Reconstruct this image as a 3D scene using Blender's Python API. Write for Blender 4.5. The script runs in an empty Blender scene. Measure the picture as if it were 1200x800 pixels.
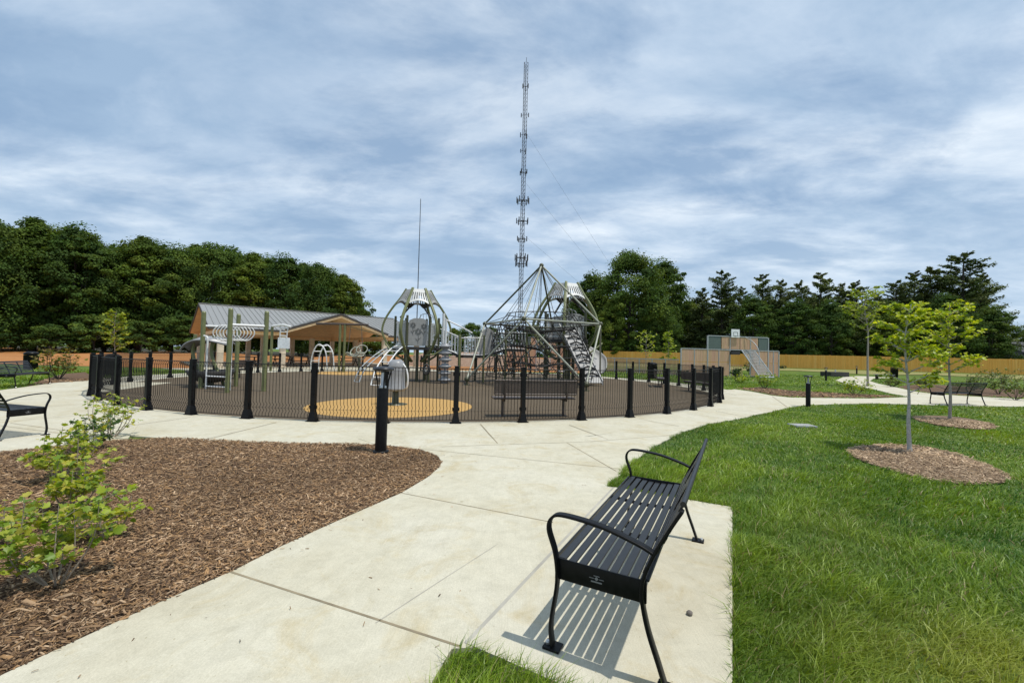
import bpy, math, random
import numpy as np
from mathutils import Vector, Matrix

R = math.radians
rng = np.random.default_rng(7)
random.seed(7)
scene = bpy.context.scene
COL = scene.collection

# ------------------------------------------------------------------ camera model
FPX, HOR, EYE = 495.0, 415.0, 1.53
ROLL = R(1.4)
PIT = math.atan((HOR - 400) / FPX)
_c, _s, _cp, _sp = math.cos(ROLL), math.sin(ROLL), math.cos(PIT), math.sin(PIT)

def ray(px, py):
    x = (px - 600) / FPX; y = -(py - 400) / FPX
    X = x * _c - y * _s; Y = x * _s + y * _c
    return (X, _cp - Y * _sp, _sp + Y * _cp)

def G(px, py, z=0.0):
    r = ray(px, py); t = (z - EYE) / r[2]
    return (r[0] * t, r[1] * t)

def P(px, py, Y):
    r = ray(px, py); t = Y / r[1]
    return Vector((r[0] * t, Y, EYE + r[2] * t))

# ------------------------------------------------------------------ materials
MATS = {}
def newmat(name):
    m = bpy.data.materials.new(name); m.use_nodes = True
    nt = m.node_tree; nt.nodes.clear()
    out = nt.nodes.new('ShaderNodeOutputMaterial')
    MATS[name] = m
    return m, nt, out

def N(nt, t, **kw):
    n = nt.nodes.new(t)
    for k, v in kw.items():
        if k in n.inputs: n.inputs[k].default_value = v
        else: setattr(n, k, v)
    return n

def L(nt, a, b): nt.links.new(a, b)

def ramp(nt, fac, stops):
    n = nt.nodes.new('ShaderNodeValToRGB')
    e = n.color_ramp.elements
    while len(e) < len(stops): e.new(0.5)
    for el, (p, c) in zip(e, stops):
        el.position = p; el.color = (c[0], c[1], c[2], 1)
    L(nt, fac, n.inputs[0])
    return n.outputs[0]

def mixc(nt, fac, a, b, mode='MIX'):
    n = nt.nodes.new('ShaderNodeMix'); n.data_type = 'RGBA'; n.blend_type = mode
    if hasattr(fac, 'is_output'): L(nt, fac, n.inputs[0])
    else: n.inputs[0].default_value = fac
    for s, v in ((6, a), (7, b)):
        if hasattr(v, 'is_output'): L(nt, v, n.inputs[s])
        else: n.inputs[s].default_value = (v[0], v[1], v[2], 1)
    return n.outputs[2]

def noise(nt, scale, detail=4, rough=0.55, coord=None, dist=0.0):
    n = N(nt, 'ShaderNodeTexNoise')
    n.inputs['Scale'].default_value = scale; n.inputs['Detail'].default_value = detail
    n.inputs['Roughness'].default_value = rough; n.inputs['Distortion'].default_value = dist
    if coord is not None: L(nt, coord, n.inputs['Vector'])
    return n.outputs[0]

def objcoord(nt): return N(nt, 'ShaderNodeTexCoord').outputs['Object']
def poscoord(nt): return N(nt, 'ShaderNodeNewGeometry').outputs['Position']

def paint(name, col, rough=0.45, metallic=0.0, var=0.12, bump=0.0, nscale=9.0, spec=0.5):
    """painted, coated or bare surface with light wear"""
    m, nt, out = newmat(name)
    p = N(nt, 'ShaderNodeBsdfPrincipled')
    co = poscoord(nt)
    n1 = noise(nt, nscale, 5, 0.6, co)
    lo = tuple(c * (1 - var) for c in col); hi = tuple(min(1, c * (1 + var)) for c in col)
    L(nt, ramp(nt, n1, [(0.3, lo), (0.7, hi)]), p.inputs['Base Color'])
    rr = N(nt, 'ShaderNodeMapRange'); L(nt, n1, rr.inputs[0])
    rr.inputs[3].default_value = max(0.05, rough - 0.08); rr.inputs[4].default_value = min(1, rough + 0.1)
    L(nt, rr.outputs[0], p.inputs['Roughness'])
    p.inputs['Metallic'].default_value = metallic
    p.inputs['Specular IOR Level'].default_value = spec
    if bump:
        b = N(nt, 'ShaderNodeBump', Strength=bump, Distance=0.01)
        L(nt, noise(nt, nscale * 12, 3, 0.6, co), b.inputs['Height']); L(nt, b.outputs[0], p.inputs['Normal'])
    L(nt, p.outputs[0], out.inputs[0])
    return m

def ground_mat(name, stops_big, big, stops_small, small, mix=0.5, rough=0.9, bump=0.4, bdist=0.01, mid=None):
    m, nt, out = newmat(name)
    p = N(nt, 'ShaderNodeBsdfPrincipled'); co = poscoord(nt)
    a = ramp(nt, noise(nt, big, 6, 0.6, co, 0.3), stops_big)
    b = ramp(nt, noise(nt, small, 4, 0.7, co), stops_small)
    c = mixc(nt, mix, a, b)
    if mid:
        fac = ramp(nt, noise(nt, mid[0], 6, 0.65, co, 0.6), [(mid[2], (0, 0, 0)), (mid[3], (1, 1, 1))])
        c = mixc(nt, fac, c, mid[1], 'MULTIPLY')
    L(nt, c, p.inputs['Base Color']); p.inputs['Roughness'].default_value = rough
    p.inputs['Specular IOR Level'].default_value = 0.3
    bb = N(nt, 'ShaderNodeBump', Strength=bump, Distance=bdist)
    L(nt, noise(nt, small, 5, 0.7, co), bb.inputs['Height']); L(nt, bb.outputs[0], p.inputs['Normal'])
    L(nt, p.outputs[0], out.inputs[0])
    return m

def tint_mat(name, base, rough=0.6, transl=0.0, spec=0.4, tcol=None, objvar=0.0):
    """colour comes from the 'tint' face attribute times a base colour; optional leaf translucency"""
    m, nt, out = newmat(name)
    p = N(nt, 'ShaderNodeBsdfPrincipled')
    at = N(nt, 'ShaderNodeAttribute'); at.attribute_name = 'tint'
    c = mixc(nt, 1.0, at.outputs['Color'], base, 'MULTIPLY')
    if objvar:
        oi = N(nt, 'ShaderNodeObjectInfo')
        v = ramp(nt, oi.outputs['Random'], [(0, (1 - objvar, 1 - objvar * 0.8, 1 - objvar)), (1, (1 + objvar, 1 + objvar * 0.6, 1 + objvar * .2))])
        c = mixc(nt, 1.0, c, v, 'MULTIPLY')
    L(nt, c, p.inputs['Base Color']); p.inputs['Roughness'].default_value = rough
    p.inputs['Specular IOR Level'].default_value = spec
    if transl:
        t = N(nt, 'ShaderNodeBsdfTranslucent')
        tc = mixc(nt, 1.0, c, tcol or (1.3, 1.25, 0.5), 'MULTIPLY')
        L(nt, tc, t.inputs[0])
        mx = N(nt, 'ShaderNodeMixShader'); mx.inputs[0].default_value = transl
        L(nt, p.outputs[0], mx.inputs[1]); L(nt, t.outputs[0], mx.inputs[2]); L(nt, mx.outputs[0], out.inputs[0])
    else:
        L(nt, p.outputs[0], out.inputs[0])
    return m

def board_mat(name, cols, board=0.14, axis='X', rough=0.75):
    """vertical timber boards: colour changes from board to board, fine grain"""
    m, nt, out = newmat(name)
    p = N(nt, 'ShaderNodeBsdfPrincipled')
    co = objcoord(nt)
    sx = N(nt, 'ShaderNodeSeparateXYZ'); L(nt, co, sx.inputs[0])
    d = N(nt, 'ShaderNodeMath', operation='DIVIDE'); L(nt, sx.outputs[axis], d.inputs[0]); d.inputs[1].default_value = board
    fl = N(nt, 'ShaderNodeMath', operation='FLOOR'); L(nt, d.outputs[0], fl.inputs[0])
    wn = N(nt, 'ShaderNodeTexWhiteNoise', noise_dimensions='1D'); L(nt, fl.outputs[0], wn.inputs['W'])
    c = ramp(nt, wn.outputs[0], [(i / (len(cols) - 1), q) for i, q in enumerate(cols)])
    mp = N(nt, 'ShaderNodeMapping'); L(nt, co, mp.inputs[0]); mp.inputs['Scale'].default_value = (30, 30, 1.2)
    g = ramp(nt, noise(nt, 1.0, 4, 0.6, mp.outputs[0]), [(0.3, (0.8, 0.78, 0.75)), (0.7, (1.08, 1.06, 1.04))])
    c = mixc(nt, 1.0, c, g, 'MULTIPLY')
    L(nt, c, p.inputs['Base Color']); p.inputs['Roughness'].default_value = rough
    L(nt, p.outputs[0], out.inputs[0])
    return m

# concrete ----------------------------------------------------------
def concrete_mat():
    m, nt, out = newmat('concrete')
    p = N(nt, 'ShaderNodeBsdfPrincipled'); co = poscoord(nt)
    base = ramp(nt, noise(nt, 0.55, 6, 0.6, co, 0.4), [(0.28, (0.475, 0.43, 0.31)), (0.5, (0.545, 0.51, 0.395)), (0.72, (0.585, 0.555, 0.455))])
    st = ramp(nt, noise(nt, 1.7, 7, 0.7, co, 1.2), [(0.52, (0, 0, 0)), (0.72, (1, 1, 1))])
    c = mixc(nt, st, base, (0.89, 0.82, 0.68), 'MULTIPLY')
    dk_ = ramp(nt, noise(nt, 0.9, 8, .72, co, 1.6), [(0.60, (0, 0, 0)), (0.70, (1, 1, 1))])
    c = mixc(nt, dk_, c, (0.90, 0.885, 0.85), 'MULTIPLY')
    vo = N(nt, 'ShaderNodeTexVoronoi', Scale=2.6); L(nt, co, vo.inputs['Vector'])
    sp2 = ramp(nt, vo.outputs['Distance'], [(0.035, (1, 1, 1)), (0.055, (0, 0, 0))])
    c = mixc(nt, sp2, c, (0.74, 0.70, 0.62), 'MULTIPLY')
    mott = ramp(nt, noise(nt, 7, 6, 0.75, co, 0.5), [(0.3, (0.88, 0.88, 0.87)), (0.6, (1.04, 1.04, 1.04))])
    c = mixc(nt, 1.0, c, mott, 'MULTIPLY')
    fine = ramp(nt, noise(nt, 140, 3, 0.7, co), [(0.3, (0.86, 0.86, 0.85)), (0.65, (1.06, 1.06, 1.06))])
    c = mixc(nt, 1.0, c, fine, 'MULTIPLY')
    sp = ramp(nt, noise(nt, 38, 2, 0.5, co), [(0.70, (0, 0, 0)), (0.76, (1, 1, 1))])
    c = mixc(nt, sp, c, (0.72, 0.68, 0.6), 'MULTIPLY')
    # broom finish drawn across the walk
    mp = N(nt, 'ShaderNodeMapping'); L(nt, co, mp.inputs[0]); mp.inputs['Rotation'].default_value = (0, 0, R(-62)); mp.inputs['Scale'].default_value = (180, 3, 1)
    br = noise(nt, 1.0, 2, 0.5, mp.outputs[0])
    brc = ramp(nt, br, [(0.3, (0.95, 0.95, 0.95)), (0.7, (1.03, 1.03, 1.03))])
    c = mixc(nt, 1.0, c, brc, 'MULTIPLY')
    L(nt, c, p.inputs['Base Color']); p.inputs['Roughness'].default_value = 0.85; p.inputs['Specular IOR Level'].default_value = 0.3
    b1 = N(nt, 'ShaderNodeBump', Strength=0.25, Distance=0.004); L(nt, br, b1.inputs['Height'])
    b2 = N(nt, 'ShaderNodeBump', Strength=0.3, Distance=0.004); L(nt, noise(nt, 90, 4, 0.7, co), b2.inputs['Height']); L(nt, b1.outputs[0], b2.inputs['Normal'])
    L(nt, b2.outputs[0], p.inputs['Normal']); L(nt, p.outputs[0], out.inputs[0])
concrete_mat()
paint('joint', (0.25, 0.205, 0.13), 0.95, var=0.35, nscale=4)
paint('joint_pale', (0.37, 0.35, 0.295), 0.95, var=0.2, nscale=4)
ground_mat('lawn_soil', [(0.3, (0.060, 0.115, 0.014)), (0.5, (0.105, 0.165, 0.020)), (0.7, (0.175, 0.215, 0.030))], 0.25,
           [(0.3, (0.030, 0.062, 0.010)), (0.7, (0.125, 0.190, 0.030))], 14, 0.5, 0.95, 0.9, 0.05, mid=(0.9, (1.25, 1.1, 0.9), 0.5, 0.7))
ground_mat('mulch_base', [(0.3, (0.10, 0.06, 0.034)), (0.7, (0.18, 0.115, 0.064))], 0.8,
           [(0.3, (0.03, 0.017, 0.010)), (0.7, (0.22, 0.13, 0.075))], 30, 0.6, 0.95, 1.0, 0.03)
ground_mat('tan_mulch_base', [(0.3, (0.13, 0.085, 0.05)), (0.7, (0.22, 0.15, 0.095))], 0.8,
           [(0.3, (0.06, 0.04, 0.022)), (0.7, (0.30, 0.21, 0.14))], 26, 0.6, 0.95, 1.0, 0.03)
ground_mat('brown_rubber', [(0.3, (0.090, 0.064, 0.036)), (0.7, (0.125, 0.092, 0.056))], 0.5,
           [(0.35, (0.036, 0.026, 0.015)), (0.65, (0.17, 0.13, 0.082))], 110, 0.5, 0.9, 0.5, 0.006)
ground_mat('orange_rubber', [(0.3, (0.43, 0.25, 0.075)), (0.7, (0.50, 0.30, 0.10))], 0.9,
           [(0.35, (0.30, 0.17, 0.05)), (0.65, (0.56, 0.36, 0.13))], 110, 0.45, 0.9, 0.4, 0.006)
ground_mat('red_clay', [(0.3, (0.30, 0.12, 0.035)), (0.5, (0.42, 0.18, 0.055)), (0.7, (0.46, 0.24, 0.09))], 0.12,
           [(0.3, (0.26, 0.11, 0.035)), (0.7, (0.46, 0.21, 0.075))], 3.0, 0.45, 0.95, 0.7, 0.1)
ground_mat('dry_grass', [(0.3, (0.20, 0.20, 0.06)), (0.7, (0.30, 0.27, 0.10))], 0.3,
           [(0.3, (0.13, 0.15, 0.04)), (0.7, (0.36, 0.32, 0.14))], 9, 0.5, 0.95, 0.8, 0.05)
ground_mat('court_surface', [(0.3, (0.10, 0.11, 0.11)), (0.7, (0.13, 0.14, 0.14))], 0.5,
           [(0.3, (0.09, 0.09, 0.09)), (0.7, (0.15, 0.15, 0.15))], 60, 0.5)
paint('black_metal', (0.008, 0.008, 0.0085), 0.36, var=0.35, nscale=30, bump=0.03, spec=0.16)
paint('black_slat', (0.016, 0.017, 0.019), 0.36, var=0.3, nscale=25, bump=0.04)
paint('black_mesh', (0.010, 0.010, 0.010), 0.5, var=0.2, spec=0.25)
paint('steel', (0.55, 0.55, 0.54), 0.35, 0.8)
paint('galvanised', (0.42, 0.44, 0.44), 0.5, 0.4, var=0.18)
paint('olive', (0.165, 0.178, 0.072), 0.4, var=0.14)
paint('dark_olive', (0.075, 0.078, 0.038), 0.42, var=0.2)
paint('pale_olive', (0.31, 0.32, 0.25), 0.4, var=0.12)
paint('white_metal', (0.72, 0.72, 0.70), 0.35, var=0.08)
paint('grey_panel', (0.33, 0.325, 0.31), 0.5, var=0.12)
paint('light_panel', (0.60, 0.60, 0.58), 0.45, var=0.1)
paint('dark_cut', (0.03, 0.03, 0.03), 0.7)
paint('flower_line', (0.10, 0.098, 0.09), 0.6)
paint('grey_plastic', (0.27, 0.275, 0.28), 0.35, var=0.12)
paint('rope', (0.035, 0.033, 0.03), 0.85, var=0.3)
paint('rope_light', (0.14, 0.135, 0.12), 0.85, var=0.25)
paint('brown_steel', (0.075, 0.055, 0.044), 0.45, var=0.2)
paint('dark_deck', (0.035, 0.033, 0.030), 0.6, var=0.2)
paint('roof_metal', (0.30, 0.295, 0.275), 0.42, 0.25, var=0.08)
paint('roof_trim', (0.055, 0.045, 0.038), 0.5)
paint('soffit_wood', (0.74, 0.52, 0.29), 0.65, var=0.15, nscale=3)
paint('stone_column', (0.62, 0.52, 0.39), 0.85, var=0.15, nscale=3, bump=0.3)
paint('tower_metal', (0.022, 0.020, 0.021), 0.6, 0.0, var=0.2, nscale=2)
paint('antenna_grey', (0.055, 0.053, 0.056), 0.5)
paint('wire', (0.16, 0.17, 0.18), 0.5, 0.3)
paint('green_panel', (0.10, 0.135, 0.12), 0.55, var=0.1)
paint('pale_board', (0.85, 0.86, 0.86), 0.5)
paint('bark_pale', (0.30, 0.27, 0.23), 0.85, var=0.35, nscale=25, bump=0.4)
paint('bark_white', (0.42, 0.40, 0.37), 0.8, var=0.25, nscale=30, bump=0.3)
paint('bark_dark', (0.055, 0.045, 0.035), 0.9, var=0.4, nscale=4, bump=0.5)
paint('stem_grey', (0.27, 0.225, 0.17), 0.8, var=0.25, nscale=40)
paint('pebble', (0.16, 0.14, 0.12), 0.9, var=0.3, nscale=60)
paint('house_wall', (0.17, 0.17, 0.16), 0.8); paint('house_roof', (0.055, 0.055, 0.06), 0.8)
paint('window_glass', (0.03, 0.035, 0.04), 0.1)
paint('mark_grey', (0.20, 0.20, 0.20), 0.5)
board_mat('cedar', [(0.84, 0.40, 0.07), (0.90, 0.47, 0.10), (0.87, 0.43, 0.085), (0.92, 0.53, 0.14)], 0.14)
board_mat('pink_board', [(0.56, 0.37, 0.235), (0.62, 0.415, 0.25), (0.58, 0.345, 0.25), (0.66, 0.45, 0.28)], 0.105)
tint_mat('tree_leaf', (1, 1, 1), 0.75, 0.3, 0.12, (1.35, 1.3, 0.45), 0.25)
tint_mat('conifer_leaf', (1, 1, 1), 0.75, 0.15, 0.12, (1.2, 1.2, 0.6), 0.22)
tint_mat('young_leaf', (1, 1, 1), 0.45, 0.42, 0.45, (1.3, 1.25, 0.45), 0.08)
tint_mat('grass_blade', (1, 1, 1), 0.45, 0.28, 0.38, (1.3, 1.25, 0.5))
tint_mat('wood_chip', (1, 1, 1), 0.85, 0.0, 0.25)

# ------------------------------------------------------------------ mesh helpers
class MB:
    def __init__(s): s.v = []; s.f = []; s.sm = []
    def add(s, vs, fs, smooth=False):
        o = len(s.v); s.v.extend(tuple(v) for v in vs)
        for f in fs: s.f.append(tuple(o + i for i in f)); s.sm.append(smooth)
    def box(s, cx, cy, cz, sx, sy, sz, rz=0.0, ry=0.0, rx=0.0):
        M = Matrix.Rotation(rz, 3, 'Z') @ Matrix.Rotation(ry, 3, 'Y') @ Matrix.Rotation(rx, 3, 'X')
        vs = [M @ Vector((x * sx / 2, y * sy / 2, z * sz / 2)) + Vector((cx, cy, cz)) for x in (-1, 1) for y in (-1, 1) for z in (-1, 1)]
        s.add(vs, [(0, 1, 3, 2), (4, 6, 7, 5), (0, 4, 5, 1), (2, 3, 7, 6), (0, 2, 6, 4), (1, 5, 7, 3)])
    def bar(s, p, q, w, t, up=(0, 0, 1)):
        """rectangular bar from p to q: w across, t along up"""
        p, q = Vector(p), Vector(q); d = (q - p).normalized(); u = Vector(up)
        sd = d.cross(u)
        if sd.length < 1e-4: sd = d.cross(Vector((1, 0, 0)))
        sd.normalize(); u = sd.cross(d)
        vs = [e + sd * (a * w / 2) + u * (b * t / 2) for e in (p, q) for a, b in ((-1, -1), (1, -1), (1, 1), (-1, 1))]
        s.add(vs, [(3, 2, 1, 0), (4, 5, 6, 7), (0, 1, 5, 4), (1, 2, 6, 5), (2, 3, 7, 6), (3, 0, 4, 7)])
    def tube(s, pts, r, n=8, caps=True, smooth=True):
        pts = [Vector(p) for p in pts]; m = len(pts)
        rs = r if isinstance(r, (list, tuple)) else [r] * m
        T = []
        for i in range(m):
            d = pts[min(i + 1, m - 1)] - pts[max(i - 1, 0)]
            T.append(d.normalized() if d.length > 1e-9 else Vector((0, 0, 1)))
        a = Vector((0, 0, 1)) if abs(T[0].z) < 0.9 else Vector((1, 0, 0))
        u = (a - T[0] * a.dot(T[0])).normalized()
        vs = []
        for i in range(m):
            u = (u - T[i] * u.dot(T[i]))
            u = u.normalized() if u.length > 1e-6 else T[i].orthogonal().normalized()
            w = T[i].cross(u)
            for k in range(n):
                an = 2 * math.pi * k / n
                vs.append(pts[i] + (u * math.cos(an) + w * math.sin(an)) * rs[i])
        fs = [(i * n + k, i * n + (k + 1) % n, (i + 1) * n + (k + 1) % n, (i + 1) * n + k) for i in range(m - 1) for k in range(n)]
        s.add(vs, fs, smooth)
        if caps:
            s.add(vs[:n], [tuple(range(n - 1, -1, -1))]); s.add(vs[-n:], [tuple(range(n))])
    def ribbon(s, pts, w, t, side, smooth=False):
        """flat bar swept along pts; w along side, t across"""
        pts = [Vector(p) for p in pts]; sd = Vector(side).normalized(); m = len(pts); vs = []
        for i in range(m):
            d = (pts[min(i + 1, m - 1)] - pts[max(i - 1, 0)]).normalized()
            nn = sd.cross(d).normalized()
            for a, b in ((-1, -1), (1, -1), (1, 1), (-1, 1)): vs.append(pts[i] + sd * (a * w / 2) + nn * (b * t / 2))
        fs = [(i * 4 + k, i * 4 + (k + 1) % 4, i * 4 + 4 + (k + 1) % 4, i * 4 + 4 + k) for i in range(m - 1) for k in range(4)]
        fs += [(3, 2, 1, 0), tuple((m - 1) * 4 + k for k in range(4))]
        s.add(vs, fs, smooth)
    def lathe(s, prof, c=(0, 0, 0), n=20, smooth=True, squash=1.0):
        vs = [(c[0] + r * math.cos(2 * math.pi * k / n), c[1] + squash * r * math.sin(2 * math.pi * k / n), c[2] + z) for r, z in prof for k in range(n)]
        fs = [(i * n + k, i * n + (k + 1) % n, (i + 1) * n + (k + 1) % n, (i + 1) * n + k) for i in range(len(prof) - 1) for k in range(n)]
        s.add(vs, fs, smooth)
        s.add(vs[:n], [tuple(range(n - 1, -1, -1))]); s.add(vs[-n:], [tuple(range(n))])
    def ball(s, c, r, n=10, m=7, sz=1.0):
        prof = [(r * math.sin(math.pi * i / m) + 1e-4, -r * sz * math.cos(math.pi * i / m)) for i in range(m + 1)]
        s.lathe(prof, c, n)
    def prism(s, pts, z0, z1):
        n = len(pts)
        ar = sum(pts[i][0] * pts[(i + 1) % n][1] - pts[(i + 1) % n][0] * pts[i][1] for i in range(n))
        if ar < 0: pts = pts[::-1]
        vs = [(x, y, z0) for x, y in pts] + [(x, y, z1) for x, y in pts]
        fs = [tuple(range(n - 1, -1, -1)), tuple(range(n, 2 * n))] + [(i, (i + 1) % n, n + (i + 1) % n, n + i) for i in range(n)]
        s.add(vs, fs)
    def slab(s, quad, th):
        """a thick panel: the polygon quad extruded by th along its normal, both ways"""
        q = [Vector(p) for p in quad]; nn = (q[1] - q[0]).cross(q[2] - q[0]).normalized() * (th / 2); n = len(q)
        vs = [p - nn for p in q] + [p + nn for p in q]
        s.add(vs, [tuple(range(n - 1, -1, -1)), tuple(range(n, 2 * n))] + [(i, (i + 1) % n, n + (i + 1) % n, n + i) for i in range(n)])
    def build(s, name, mat, parent=None, bevel=0.0, world=False, label=None):
        me = bpy.data.meshes.new(name)
        v = s.v
        if world and parent is not None:
            lx, ly, lz = parent.location; v = [(a - lx, b - ly, c - lz) for a, b, c in v]
        me.from_pydata([tuple(p) for p in v], [], s.f)
        me.polygons.foreach_set('use_smooth', s.sm)
        me.materials.append(MATS[mat]); me.update()
        o = bpy.data.objects.new(name, me); COL.objects.link(o)
        if parent is not None: o.parent = parent
        if bevel:
            b = o.modifiers.new('bevel', 'BEVEL'); b.width = bevel; b.segments = 2; b.limit_method = 'ANGLE'; b.angle_limit = R(40)
        if label: o['label'] = label
        return o

def tag(o, label=None, cat=None, group=None, kind=None):
    if label: o['label'] = label
    if cat: o['category'] = cat
    if group: o['group'] = group
    if kind: o['kind'] = kind
    return o

def thing(name, label, cat, loc=(0, 0, 0), rz=0.0, group=None):
    o = bpy.data.objects.new(name, None); COL.objects.link(o)
    o.location = loc; o.rotation_euler = (0, 0, rz); o.empty_display_size = 0.2
    return tag(o, label, cat, group)

def dup(root, loc, rz=0.0, label=None, scale=1.0, group=None):
    r = root.copy(); COL.objects.link(r); r.location = loc; r.rotation_euler = (0, 0, rz)
    r.scale = (scale, scale, scale) if not isinstance(scale, tuple) else scale
    if label: r['label'] = label
    if group: r['group'] = group
    for ch in list(root.children):
        c = ch.copy(); COL.objects.link(c); c.parent = r
        for g in list(ch.children):
            d = g.copy(); COL.objects.link(d); d.parent = c
    return r

def big_mesh(name, verts, quads=None, tris=None, tint=None, mat=None, parent=None, smooth=False):
    me = bpy.data.meshes.new(name)
    nq = 0 if quads is None else len(quads); ntr = 0 if tris is None else len(tris)
    me.vertices.add(len(verts)); me.vertices.foreach_set('co', np.asarray(verts, np.float32).ravel())
    loops = []
    if nq: loops.append(np.asarray(quads).ravel())
    if ntr: loops.append(np.asarray(tris).ravel())
    loops = np.concatenate(loops).astype(np.int32)
    me.loops.add(len(loops)); me.loops.foreach_set('vertex_index', loops)
    starts = np.concatenate([np.arange(nq) * 4, nq * 4 + np.arange(ntr) * 3]).astype(np.int32)
    me.polygons.add(nq + ntr); me.polygons.foreach_set('loop_start', starts)
    if smooth: me.polygons.foreach_set('use_smooth', np.ones(nq + ntr, bool))
    me.update(calc_edges=True); me.validate()
    if tint is not None:
        a = me.attributes.new('tint', 'FLOAT_COLOR', 'FACE')
        t = np.ones((nq + ntr, 4), np.float32); t[:, :3] = tint
        a.data.foreach_set('color', t.ravel())
    me.materials.append(MATS[mat])
    o = bpy.data.objects.new(name, me); COL.objects.link(o)
    if parent is not None: o.parent = parent
    return o

def inside(pts, poly):
    x, y = pts[:, 0], pts[:, 1]; r = np.zeros(len(pts), bool); n = len(poly); j = n - 1
    for i in range(n):
        xi, yi = poly[i]; xj, yj = poly[j]
        if yi != yj:
            r ^= ((yi > y) != (yj > y)) & (x < (xj - xi) * (y - yi) / (yj - yi) + xi)
        j = i
    return r

def smooth_poly(pts, it=2):
    for _ in range(it):
        q = []
        for i in range(len(pts)):
            a, b = pts[i], pts[(i + 1) % len(pts)]
            q += [(a[0] * .75 + b[0] * .25, a[1] * .75 + b[1] * .25), (a[0] * .25 + b[0] * .75, a[1] * .25 + b[1] * .75)]
        pts = q
    return pts

def catmull(pts, n=6, closed=False):
    pts = [Vector(p) for p in pts]; out = []
    m = len(pts)
    for i in range(m - 1 if not closed else m):
        p0 = pts[i - 1] if (i > 0 or closed) else pts[0] * 2 - pts[1]
        p1 = pts[i]; p2 = pts[(i + 1) % m]
        p3 = pts[(i + 2) % m] if (i + 2 < m or closed) else p2 * 2 - p1
        for k in range(n):
            t = k / n
            out.append(0.5 * ((2 * p1) + (p2 - p0) * t + (2 * p0 - 5 * p1 + 4 * p2 - p3) * t * t + (3 * p1 - p0 - 3 * p2 + p3) * t ** 3))
    if not closed: out.append(pts[-1])
    return out

def struct(name, mb, mat):
    o = mb.build(name, mat); o['kind'] = 'structure'; return o

# ------------------------------------------------------------------ setting: ground, walks, beds
RC = (-3.5, 21.77); RF = 12.85; RO = 14.35
def ring_out(a):
    """outer edge of the circular walk: wider on the left, where it meets the mulch bed"""
    d = math.degrees(math.atan2(math.sin(a), math.cos(a)))
    if d < -76 or d > 60: return 14.95
    if d < -66: return 14.95 + (d + 76) / 10 * (14.35 - 14.95)
    return 14.35 if d < 40 else 14.35 + (d - 40) / 20 * .6


def fence_rise(x, y):
    """the lawn climbs a little towards the timber fence on the right"""
    d = (50.2 - 0.42 * (x - 60) - y) * 0.922     # distance in front of the fence line
    t = min(1, max(0, (11 - d) / 11)); t = t * t * (3 - 2 * t)
    w = min(1, max(0, (x - 2) / 12))
    return 0.6 * t * w

gm = MB()
xs = sorted(set([-900, -500, -250, -120, -60] + list(np.arange(-40, 110, 5.0)) + [140, 250, 500, 900]))
ys = sorted(set([-300, -100, -40, -10] + list(np.arange(0, 110, 4.0)) + [150, 300, 600, 1200]))
vs = [(x, y, fence_rise(x, y) if 20 < y < 200 and x < 200 else (0.6 if x > 0 and y >= 200 else 0)) for y in ys for x in xs]
nx = len(xs)
gm.add(vs, [(j * nx + i, j * nx + i + 1, (j + 1) * nx + i + 1, (j + 1) * nx + i) for j in range(len(ys) - 1) for i in range(nx - 1)], True)
struct('ground', gm, 'lawn_soil')

# circular concrete walk
def annulus(r0, r1, z0, z1, n=160):
    b = MB()
    ring = lambda r, z: [(RC[0] + r * math.cos(2 * math.pi * k / n), RC[1] + r * math.sin(2 * math.pi * k / n), z) for k in range(n)]
    outer = lambda z: [(RC[0] + ring_out(2 * math.pi * k / n) * math.cos(2 * math.pi * k / n), RC[1] + ring_out(2 * math.pi * k / n) * math.sin(2 * math.pi * k / n), z) for k in range(n)]
    vs = ring(r0, z1) + outer(z1) + outer(z0)
    b.add(vs, [(k, n + k, n + (k + 1) % n, (k + 1) % n) for k in range(n)] + [(n + k, 2 * n + k, 2 * n + (k + 1) % n, n + (k + 1) % n) for k in range(n)])
    return b
struct('circular_walk', annulus(12.70, RO, -0.06, 0.020), 'concrete')
def disc(c, r, z0, z1, n=120, sq=1.0):
    b = MB(); b.prism([(c[0] + r * math.cos(2 * math.pi * k / n), c[1] + sq * r * math.sin(2 * math.pi * k / n)) for k in range(n)], z0, z1); return b
struct('play_surface', disc(RC, 12.70, -0.06, 0.014), 'brown_rubber')
struct('play_surface_spot', disc((-3.3, 11.83), 2.22, 0.0, 0.0185, 80), 'orange_rubber')
struct('play_surface_spot', disc((-10.6, 28.2), 2.3, 0.0, 0.0185, 80), 'orange_rubber')

left_edge = [G(*p) for p in [(5, 795), (90, 755), (180, 713), (270, 674), (330, 643), (400, 611), (470, 580), (500, 562), (514, 550), (518, 543), (512, 535), (495, 529), (470, 525), (440, 522)]]
MAIN = [(-3.1, -3), (-2.55, 0.6)] + left_edge + [(-2.6, 7.3), (-1.5, 7.6), (1.5, 8.0), (3.6, 9.6), (4.6, 10.05)] + \
       [G(*p) for p in [(830, 498), (800, 507), (775, 520), (752, 535), (735, 550), (720, 565), (712, 572)]] + [(1.3, 4.9), (0.0, 2.3), (-0.17, 2.215), (-0.27, 2.2), (-0.35, 1.9), (-0.25, 1.2), (-0.1, 0), (-0.3, -3)]
pm = MB(); pm.prism(MAIN, -0.06, 0.0245); struct('main_walk', pm, 'concrete')
AX = Vector((0.467, 0.884, 0)).normalized(); DX = Vector((AX.y, -AX.x, 0))
S0 = Vector((-0.19, 2.235, 0)); SL = 3.04
SLAB = [tuple(S0[:2]), tuple((S0 + AX * SL)[:2]), tuple((S0 + AX * SL + DX * 1.20)[:2]), tuple((S0 + DX * 1.215 - AX * .03)[:2])]
sl = MB(); sl.prism(SLAB, -0.06, 0.0285); struct('bench_pad', sl, 'concrete')
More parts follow.
